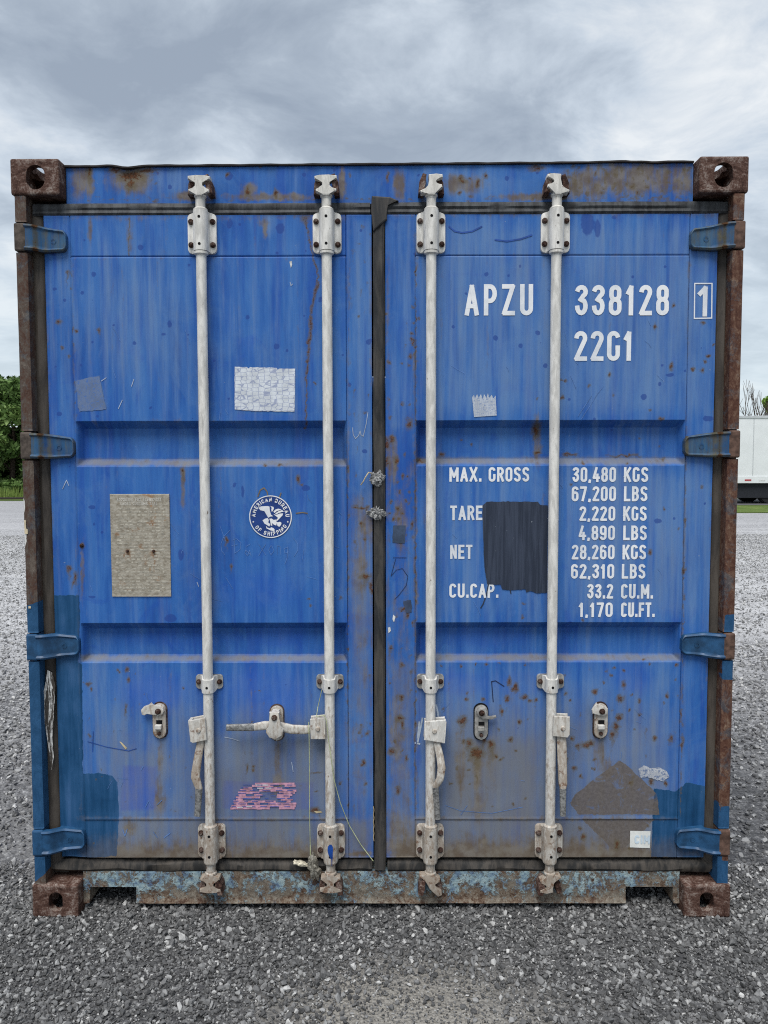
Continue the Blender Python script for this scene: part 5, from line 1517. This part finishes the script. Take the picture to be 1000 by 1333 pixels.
lines('brown_scribble', [[(336, 646), (339, 638), (344, 635), (348, 640), (349, 646)], [(363, 650), (366, 642)], [(386, 668), (394, 667), (400, 668)]], .004, M_BROWNM, DL)
lines('scratch', [[(459, 557), (460, 566), (463, 571), (467, 567), (469, 561), (470, 566), (473, 568), (477, 551), (479, 537)], [(293, 959), (303, 961), (312, 964)], [(380, 992), (382, 1004)], [(378, 368), (379, 372), (381, 370)], [(133, 496), (139, 492)], [(172, 503), (175, 494)], [(257, 758), (259, 763)], [(155, 532), (160, 521)], [(82, 636), (87, 625), (90, 632)]], .0022, M_SCR, DL)
lines('scratch', [[(184, 1002), (187, 997)], [(190, 1050), (194, 1042), (198, 1050)], [(205, 1047), (211, 1041)], [(160, 1080), (163, 1088), (166, 1079)], [(200, 1083), (205, 1090)], [(214, 1090), (222, 1084)]], .0022, M_CHALK, DL)
lines('scratch', [[(757, 545), (778, 512), (785, 503)], [(752, 542), (770, 515)], [(600, 1060), (608, 1048)], [(580, 1048), (600, 1055), (640, 1058), (680, 1050)], [(744, 900), (745, 915)]], .0016, M_CHALK, DR)
lines('arc_mark', [[(585, 295), (592, 301), (602, 303), (615, 301), (627, 295)], [(645, 312), (660, 314), (678, 311), (692, 306)]], .005, M_DBLUE, DR)
sheet('dark_patch', [(512, 684), (528, 684), (527, 707), (511, 706)], flat('slate_patch', (.045, .07, .12), .7), DR, .0016, .3)
sheet('dark_patch', [(525, 783), (535, 781), (536, 797), (529, 798)], flat('slate_patch_b', (.04, .06, .11), .7), DR, .0016, .4)
for px_ in ([(377, 341), (380, 340), (380.5, 345), (379, 349)], [(512, 800), (515, 803), (513, 810), (511, 806)], [(494, 822), (497, 820), (498, 826), (495, 827)], [(505, 817), (508, 816), (509, 821), (506, 824)]):
    if px_[0][0] > 490 and px_[0][0] < 500: continue
    sheet('paint_chip', px_, flat('bare_chip', (.6, .6, .58), .6), DL if px_[0][0] < 490 else DR, .0016)
M_YEL = flat('yellow_chip', (.50, .42, .26), .6)
sheet('paint_chip', [(156, 965), (158, 965), (162, 969), (166, 973), (164, 975), (160, 970)], M_YEL, DL, .0016)
sheet('paint_chip', [(409, 1055), (418, 1055), (420, 1057), (412, 1058)], M_YEL, DL, .0016)
fine_s = []
for k in range(70):
    x, y = (rng.uniform(108, 445) if k % 2 else rng.uniform(548, 880)), rng.choice([rng.uniform(345, 540), rng.uniform(615, 800), rng.uniform(870, 1055)])
    a_ = rng.normal(1.2, .5); L_ = rng.uniform(4, 22)
    fine_s.append([(x, y), (x + L_ * .5 * math.cos(a_) + rng.normal(0, .8), y + L_ * .5 * math.sin(a_)), (x + L_ * math.cos(a_), y + L_ * math.sin(a_))])
lines('fine_scratches', [p for p in fine_s if p[0][0] < 500], .0011, M_CHALK, DL)['kind'] = 'stuff'
lines('fine_scratches', [p for p in fine_s if p[0][0] > 500], .0011, M_CHALK, DR)['kind'] = 'stuff'
# blue dab running down one bracket, pale smears by the bent handle
bm = bmesh.new()
n = 10; pr = None
for (y, w0, w1) in ((1098, -.002, .005), (1101, -.008, .009), (1106, -.009, .010), (1111, -.006, .009), (1115, .000, .009), (1117, .004, .008), (1126, .005, .0065)):
    z = at(428, y, 0)[2]
    ring = []
    for k in range(7):
        x = w0 + (w1 - w0) * k / 6
        ring.append(bm.verts.new((BARX[1] + x, YB - math.sqrt(max(.0245 ** 2 - x * x, 0)) - .0008, z)))
    if pr:
        for k in range(6): bm.faces.new((pr[k], pr[k + 1], ring[k + 1], ring[k]))
    pr = ring
bmobj('paint_dab', bm, flat('dab_blue', (.010, .055, .26), .4), BOX, True)
lines('paint_smear', [[(550, 935), (547, 950), (544, 965)], [(546, 940), (544, 960)], [(568, 918), (570, 928), (571, 935)], [(541, 967), (546, 968)]], .006, flat('smear_pale', (.34, .40, .48), .6), DR)

sm = N('weathered_white_smear')
smf = sm.rng(sm.math('ADD', sm.noise(30, 7, .78, .4, (2.2, 1, .3)), 0), .47, .53)
M_SMEAR = sm.fin(sm.mix(smf, (.055, .048, .042), sm.mix(sm.rng(sm.noise(60, 5), .4, .6), (.42, .42, .41), (.66, .66, .64))), .7, .2)
V_ = []
for x, y in ((54, 872), (60, 876), (64, 893), (62, 930), (60, 960), (62, 985), (59, 1003), (57, 985), (54, 965), (50, 940), (48, 905), (51, 890)):
    q = at(x + 8, y, .036); V_.append((q[0], .036, q[2]))
pydata('paint_smear', V_, [tuple(range(len(V_)))], M_SMEAR, BOX)

# wads of torn tape where the centre gasket was cut
def wad(px, py, wx, hz2, seed, mat):
    p = at(px, py, .028); bm_ = bmesh.new()
    bmesh.ops.create_icosphere(bm_, subdivisions=4, radius=1.0)
    for v in bm_.verts:
        c = v.co.copy()
        k = .15 + 1.5 * float(fbm(np.array([c.x * 4.2 + seed]), np.array([c.z * 4.2 + c.y * 3.1 + seed]), 4, seed)[0]) ** 1.3
        v.co = Vector((p[0] + c.x * k * wx, p[1] + .006 + c.y * k * .010, p[2] + c.z * k * hz2))
    return bmobj('tape_wad', bm_, mat, BOX)
nn_ = N('silver_tape')
cc_ = nn_.ramp(nn_.noise(95, 6, .75, .8), [(.36, (.02, .02, .022)), (.46, (.16, .16, .16)), (.58, (.42, .42, .41)), (.7, (.62, .62, .60))])
M_TAPE = nn_.fin(cc_, .5, .5, 0, nn_.bump(nn_.noise(130, 5, .75), 1.0, .004))
wad(491, 623, .030, .026, 3, M_TAPE)
wad(490, 669, .030, .022, 8, M_TAPE)
bm = bmesh.new()
wire(bm, [tuple(at(x, y, yy)) for x, y, yy in ((484, 616, .025), (480, 615, .018), (476, 621, .016), (473, 627, .02), (470, 631, .03))], .0022)
bmobj('tape_end', bm, flat('straw_string', (.55, .45, .26), .7), BOX)
bm = bmesh.new()                                                       # pale torn lip of the centre gasket
wire(bm, [(at(487 if i % 2 else 486.2, y, .037)[0], .037, at(487, y, .037)[2]) for i, y in enumerate(range(1050, 1096, 5))], .0014)
bmobj('gasket_lip', bm, flat('straw_edge', (.42, .33, .18), .7), BOX)

# box body: corrugated sides, roof, floor rails, far end
def corrug(name, a0, a1, z0, z1, place):
    prof = []
    y = a0
    pitch = .278
    while y < a1 - .001:
        for d, o_ in ((0, 0), (.072, 0), (.140, .036), (.210, .036)):
            if y + d < a1: prof.append((y + d, o_))
        y += pitch
    prof.append((a1, 0))
    V_, F_ = [], []
    for (p, o_) in prof:
        V_.append(place(p, o_, z0)); V_.append(place(p, o_, z1))
    for k in range(len(prof) - 1):
        F_.append((2 * k, 2 * k + 2, 2 * k + 3, 2 * k + 1))
    pydata(name, V_, F_, M_SIDE, BOX)
for sx in (-1, 1):
    corrug('side_wall', .15, 5.95, .16, 2.52, lambda p, o_, z: (sx * (1.208 - o_), p, z))
    bm = bmesh.new(); bx(bm, min(sx * 1.15, sx * 1.21), max(sx * 1.15, sx * 1.21), .178, 5.88, .03, .19, .004); bmobj('bottom_rail', bm, M_SIDE, BOX)
    bm = bmesh.new(); bx(bm, min(sx * 1.15, sx * 1.21), max(sx * 1.15, sx * 1.21), .178, 5.88, 2.50, 2.56, .004); bmobj('top_rail', bm, M_SIDE, BOX)
    bm = bmesh.new(); bx(bm, min(sx * 1.08, sx * 1.212), max(sx * 1.08, sx * 1.212), 5.93, 6.05, .119, 2.472, .004); bmobj('corner_post', bm, M_SIDE, BOX)
corrug('end_wall', -1.1, 1.1, .12, 2.56, lambda p, o_, z: (p, 6.03 - o_, z))
corrug('roof', .161, 5.95, -1.16, 1.16, lambda p, o_, x: (x, p, 2.575 - o_ * .5))
bm = bmesh.new(); bx(bm, -1.15, 1.15, .165, 5.95, .14, .168); bmobj('floor', bm, M_INSIDE, BOX)
for k in range(18):
    bm = bmesh.new(); y = .40 + k * .31; bx(bm, -1.15, 1.15, y, y + .045, .035, .139); bmobj('crossmember', bm, M_INSIDE, BOX)

# ------------------------------------------------------------------ loose things on the container
M_STR = flat('yellow_string', (.42, .46, .26), .7)
bm = bmesh.new()
wire(bm, [tuple(at(x, y, yy)) for x, y, yy in ((402, 940, -.004), (402.5, 960, -.006), (403, 1000, .01), (403, 1060, .02), (404, 1100, .026), (404, 1122, .02))], .0014)
tag(bmobj('string', bm, M_STR), 'straight pale string hanging from the latched handle down to the plastic scrap', 'string')
bm = bmesh.new()
wire(bm, [tuple(at(x, y, yy)) for x, y, yy in ((419, 898, -.010), (414, 920, .005), (412, 933, -.014), (422, 931, -.016), (425, 938, -.014), (428, 965, -.008), (431, 985, -.006), (435, 1015, .0), (443, 1045, .016), (455, 1075, .030), (470, 1100, .036), (486, 1121, .032))], .0014)
tag(bmobj('string', bm, M_STR), 'curved yellow green string draped from the clamp across to the centre gasket', 'string')
p = at(407, 1128, .015); bm = bmesh.new()
bmesh.ops.create_icosphere(bm, subdivisions=4, radius=1.0)
for v in bm.verts:
    c = v.co.copy()
    k = .5 + .9 * float(fbm(np.array([c.x * 2.6 + 5]), np.array([c.z * 2.6 + c.y * 2 + 1]), 4, 6)[0])
    v.co = Vector((p[0] + c.x * k * (.018 - .004 * c.z) + .010 * (c.z < -.2), .020 + c.y * k * .014, p[2] + c.z * k * .050))
nn_ = N('dirty_plastic')
cc_ = nn_.ramp(nn_.noise(60, 6, .75, .8), [(.36, (.05, .045, .035)), (.5, (.20, .185, .15)), (.68, (.48, .46, .40))])
tag(bmobj('plastic_scrap', bm, nn_.fin(cc_, .45, .5, 0, nn_.bump(nn_.noise(90, 5, .75), 1, .005))), 'crumpled dirty plastic scrap caught beside the lower lock bracket', 'scrap')
p = at(391, 1124, .03); bm = bmesh.new()
bmesh.ops.create_icosphere(bm, subdivisions=3, radius=1.0)
for v in bm.verts:
    c = v.co.copy(); k = .5 + .9 * float(fbm(np.array([c.x * 3 + 2]), np.array([c.z * 3 + c.y * 2]), 3, 16)[0])
    v.co = Vector((p[0] + c.x * k * .030, p[1] + c.y * k * .010, p[2] + c.z * k * .010 - c.x * .006))
tag(bmobj('paper_scrap', bm, flat('torn_paper', (.50, .46, .36), .7, var=.5, scale=80)), 'small torn cream scrap lying on the bottom gasket', 'scrap')

# ------------------------------------------------------------------ background: verge, trees, trailer
def mat_grass(name, a_, b_):
    n = N(name); k = n.noise(1.3, 6, .7); q = n.noise(18, 4, .7)
    c = n.mix(n.rng(n.math('ADD', n.math('MULTIPLY', k, .6), n.math('MULTIPLY', q, .4)), .35, .65), a_, b_)
    return n.fin(c, .9, .1, 0, n.bump(q, .6, .03))
M_GRASS = mat_grass('verge_grass', (.060, .105, .022), (.15, .20, .055))
def blades(name, n, x0, x1, y0, y1, h, mat, label):
    p = np.stack([rng.uniform(x0, x1, n), rng.uniform(y0, y1, n)], -1); a_ = rng.uniform(0, math.pi, n); hh = h * rng.uniform(.5, 1.2, n); wd = .03
    V_ = np.zeros((n, 3, 3)); V_[:, 0, :2] = p - np.stack([np.cos(a_), np.sin(a_)], -1) * wd; V_[:, 1, :2] = p + np.stack([np.cos(a_), np.sin(a_)], -1) * wd
    V_[:, 2, :2] = p + rng.normal(0, .05, (n, 2)); V_[:, 2, 2] = hh; V_[:, :2, 2] = .01
    o_ = pydata(name, V_.reshape(-1, 3), [tuple(r) for r in np.arange(n * 3).reshape(-1, 3)], mat)
    tag(o_, label, 'grass', kind='stuff')
def slab(name, pts, z, mat, label):
    o_ = pydata(name, [(x, y, z) for x, y in pts], [tuple(range(len(pts)))], mat); tag(o_, label, kind='structure'); return o_
slab('verge', [(-80, 33), (-8, 33), (-8, 44), (-80, 44)], .02, M_GRASS, 'grass verge below the trees')
blades('grass', 9000, -40, -9, 35, 38.5, .55, mat_grass('long_grass', (.10, .17, .035), (.22, .28, .08)), 'long green grass at the foot of the trees on the left')
slab('verge', [(6, 22.8), (80, 22.8), (80, 60), (6, 60)], .02, M_GRASS, 'grass verge beside the white trailer')
slab('road', [(6, 27.4), (80, 27.4), (80, 33.5), (6, 33.5)], .03, flat('asphalt', (.11, .11, .115), .85, .2), 'grey lane under the white trailer')
bm = bmesh.new(); bx(bm, -80, -8, 34.2, 34.45, 0, .12, .02)
tag(bmobj('kerb', bm, flat('dark_timber', (.035, .03, .026), .85)), 'dark timber edging along the left grass verge', 'kerb')

def mat_leaf(name, a_, b_, c_):
    n = N(name); t = n.attr('tint')
    return n.fin(n.ramp(t, [(0, a_), (.5, b_), (1, c_)]), .6, .25)
M_BARK = flat('bark', (.09, .07, .055), .9, .1, var=.4, scale=8)
def tree(name, label, x, y, h, rad, nleaf, mat, leaf=.16, seed=0, group=None, base=.15):
    r_ = np.random.default_rng(seed)
    T = empty(name, None, (x, y, 0)); tag(T, label, 'tree', group)
    bm_ = bmesh.new()
    def limb(p0, p1, r0, r1): cyl(bm_, p0, p1, r0, r1, 8)
    top = Vector((r_.normal(0, .2), r_.normal(0, .2), h * .62))
    limb((0, 0, -.05), top, .03 * h, .012 * h)
    tips = [top]
    for k in range(9):
        t = r_.uniform(.2, .95); b = Vector((0, 0, 0)).lerp(top, t); a_ = r_.uniform(0, 2 * math.pi)
        e_ = b + Vector((math.cos(a_), math.sin(a_), r_.uniform(.3, .9))) * rad * r_.uniform(.45, .75)
        limb(b, e_, .012 * h, .004 * h); tips.append(e_)
    bmobj('trunk', bm_, M_BARK, T)
    # crown: clumps of leaf faces round many centres
    cl = []
    for k in range(46):
        a_, u = r_.uniform(0, 2 * math.pi), r_.uniform(0, 1)
        zz = base * h + (1 - base) * h * u
        rr = rad * math.sqrt(max(.05, 1 - ((u - .42) / .62) ** 2)) * r_.uniform(.45, 1.0)
        cl.append((math.cos(a_) * rr, math.sin(a_) * rr, zz, r_.uniform(.22, .42) * rad, r_.uniform(0, 1)))
    cl = np.array(cl)
    ci = r_.integers(0, len(cl), nleaf)
    d = r_.normal(size=(nleaf, 3)); d /= np.linalg.norm(d, axis=1, keepdims=True)
    P = cl[ci, :3] + d * (cl[ci, 3:4] * r_.random((nleaf, 1)) ** .45) * np.array([1, 1, .75])
    P[:, 2] = np.maximum(P[:, 2], .15)
    nx = r_.normal(size=(nleaf, 3)); nx /= np.linalg.norm(nx, axis=1, keepdims=True)
    ny = np.cross(nx, r_.normal(size=(nleaf, 3))); ny /= np.linalg.norm(ny, axis=1, keepdims=True)
    s = leaf * r_.uniform(.6, 1.3, (nleaf, 1))
    V_ = np.stack([P - nx * s, P + ny * s * .45, P + nx * s, P - ny * s * .45], 1).reshape(-1, 3)
    me_ = bpy.data.meshes.new('crown')
    me_.vertices.add(len(V_)); me_.vertices.foreach_set('co', V_.astype(np.float32).ravel())
    me_.loops.add(nleaf * 4); me_.loops.foreach_set('vertex_index', np.arange(nleaf * 4, dtype=np.int32))
    me_.polygons.add(nleaf); me_.polygons.foreach_set('loop_start', np.arange(0, nleaf * 4, 4, dtype=np.int32))
    me_.update(calc_edges=True)
    me_.polygons.foreach_set('use_smooth', np.zeros(nleaf, bool))
    a2 = me_.attributes.new('tint', 'FLOAT', 'POINT')
    tn = np.clip(.5 * cl[ci, 4] + .5 * r_.random(nleaf), 0, 1); a2.data.foreach_set('value', np.repeat(tn, 4).astype(np.float32))
    link('crown', me_, mat, T)
    return T
M_LEAFD = mat_leaf('leaf_dark', (.032, .068, .020), (.066, .125, .032), (.125, .21, .058))
M_LEAFM = mat_leaf('leaf_mid', (.055, .10, .025), (.10, .175, .042), (.18, .26, .08))
M_LEAFL = mat_leaf('leaf_light', (.09, .17, .02), (.15, .27, .035), (.22, .34, .06))
tdat = [(-17.5, 39.6, 4.9, 2.3, 'rounded dark green tree nearest the container on the left', M_LEAFD),
        (-20.3, 39.0, 6.1, 2.2, 'tall mid green tree at the left edge behind the verge', M_LEAFM),
        (-24.2, 40.5, 6.2, 2.6, 'broad dark tree left of the tall mid green one', M_LEAFD),
        (-28.8, 40.0, 7.0, 2.8, 'second broad dark tree further left along the verge', M_LEAFD),
        (-13.6, 41.0, 5.2, 2.3, 'low dark tree hidden behind the container', M_LEAFD)]
for k, (x, y, h, r_, lb, m_) in enumerate(tdat):
    tree('tree', lb, x, y, h, r_, 20000, m_, .19, 20 + k, 'trees along the left verge', .04)
q = at(1000, 520, 37)
tree('tree', 'light green leafy tree behind the white trailer', q[0] + .55, 37, 5.1, 1.2, 5000, M_LEAFL, .17, 50, None, .25)
for k, (x, y) in enumerate(((-15.5, 43.5), (-18.4, 43.0), (-21.4, 43.4), (-24.6, 43.0), (-28.0, 43.6))):
    tree('shrub', ['low dense shrub in the back row nearest the container', 'low dense shrub second from the container in the back row', 'low dense shrub third from the container in the back row', 'low dense shrub fourth from the container in the back row', 'low dense shrub at the far left of the back row'][k], x, y, 4.6, 2.4, 12000, M_LEAFD, .2, 70 + k, 'shrubs behind the left trees', .02)
# bare shrub behind the trailer
def bare(name, label, x, y, h, seed):
    r_ = random.Random(seed); T = empty(name, None, (x, y, 0)); tag(T, label, 'tree')
    bm_ = bmesh.new(); bt = bmesh.new()
    def grow(b, p, d, l, r, lev):
        e_ = p + d * l
        cyl(b if lev == 0 else bt, p, e_, r, r * .7, 5)
        if lev < 4:
            for _ in range(r_.choice((2, 2, 3))):
                nd_ = (d + Vector((r_.gauss(0, .28), r_.gauss(0, .28), r_.uniform(.0, .2)))).normalized()
                grow(b, p + d * l * r_.uniform(.6, 1), nd_, l * r_.uniform(.6, .82), r * .66, lev + 1)
    for _ in range(7):
        grow(bm_, Vector((r_.gauss(0, .35), 0, 0)), Vector((r_.gauss(0, .15), r_.gauss(0, .1), 1)).normalized(), h * .34, .05, 0)
    bmobj('trunk', bm_, M_BARK, T); bmobj('branches', bt, M_BARK, T)
q = at(984, 500, 36)
bare('bare_tree', 'leafless thin branched tree behind the white trailer', q[0] + .15, 36, 6.0, 4)

# white box trailer on the right
TR = empty('box_trailer', None, (8, 28.4, 0))
tag(TR, 'white box trailer parked side on at the right edge', 'trailer')
M_TRW = flat('trailer_white', (.72, .74, .75), .35, .5, var=.05, scale=1.5)
M_TRD = flat('trailer_dark', (.018, .02, .026), .7)
M_ALU = flat('trailer_rail', (.55, .57, .58), .4, .5, .3, .1, 8)
zt_, zb_ = at(985, 541, 28.4)[2], at(985, 629, 28.4)[2]
X0, X1, Y0, Y1 = 8.0, 21.5, 28.4, 30.9
def tb(name, x0, x1, y0, y1, z0, z1, mat, bev=.01, par=None):
    b_ = bmesh.new(); bx(b_, x0 - 8.0, x1 - 8.0, y0 - 28.4, y1 - 28.4, z0, z1, bev); return bmobj(name, b_, mat, par or TR)
tb('body', X0, X1, Y0, Y1, zb_ + .28, zt_ - .1, M_TRW)
tb('top_rail', X0 - .02, X1 + .02, Y0 - .03, Y1 + .03, zt_ - .1, zt_, M_ALU)
tb('bottom_rail', X0 - .02, X1 + .02, Y0 - .03, Y1 + .03, zb_, zb_ + .28, M_TRW)
for k in range(13):
    x = X0 + .6 + k * 1.02
    tb('panel_seam', x, x + .03, Y0 - .008, Y0 + .01, zb_ + .28, zt_ - .1, M_ALU, 0)
M_RED = flat('red_reflector', (.42, .03, .045), .4); M_WREF = flat('white_reflector', (.7, .7, .7), .4)
for k in range(24):
    x = X0 + .25 + k * .56
    tb('reflector', x, x + .26, Y0 - .04, Y0 - .02, zb_ + .10, zb_ + .155, M_RED if k % 2 else M_WREF, 0)
for y in (Y0 + .75, Y1 - .85):
    tb('chassis_beam', X0 + .3, X1 - .2, y, y + .12, zb_ - .42, zb_, M_TRD)
tb('underbody', X0 + .2, X1 - .2, Y0 + .25, Y1 - .25, zb_ - .16, zb_ - .002, M_TRD)
tb('shade_skirt', X0 + .2, X1 - .6, Y0 + .12, Y0 + .16, zb_ - .60, zb_ - .003, M_TRD)  # dark sheet, enlarged to paint the shade under the trailer
wq = at(1003, 641, 28.6)
M_TYRE = flat('tyre', (.022, .022, .024), .85, .2); M_RIM = flat('rim', (.10, .10, .105), .6, .4, .2)
for wx in (wq[0], wq[0] + 1.25):
    for wy in (Y0 + .16, Y1 - .5):
        W_ = empty('wheel', TR, (wx - 8.0, wy - 28.4, .5))
        b_ = bmesh.new(); cyl(b_, (0, 0, 0), (0, .30, 0), .50, .50, 32); bmesh.ops.bevel(b_, geom=[e_ for e_ in b_.edges if len(e_.link_faces) == 2 and e_.calc_face_angle(0) > 1], offset=.04, segments=2, affect='EDGES'); bmobj('tyre', b_, M_TYRE, W_, True)
        b_ = bmesh.new(); cyl(b_, (0, -.012, 0), (0, .05, 0), .28, .29, 24); cyl(b_, (0, -.05, 0), (0, .0, 0), .10, .12, 16); bmobj('rim', b_, M_RIM, W_, True)
for x in (X0 + 2.2,):
    for y in (Y0 + .5, Y1 - .6):
        tb('landing_leg', x, x + .12, y, y + .12, .0, zb_ - .1, M_TRD)
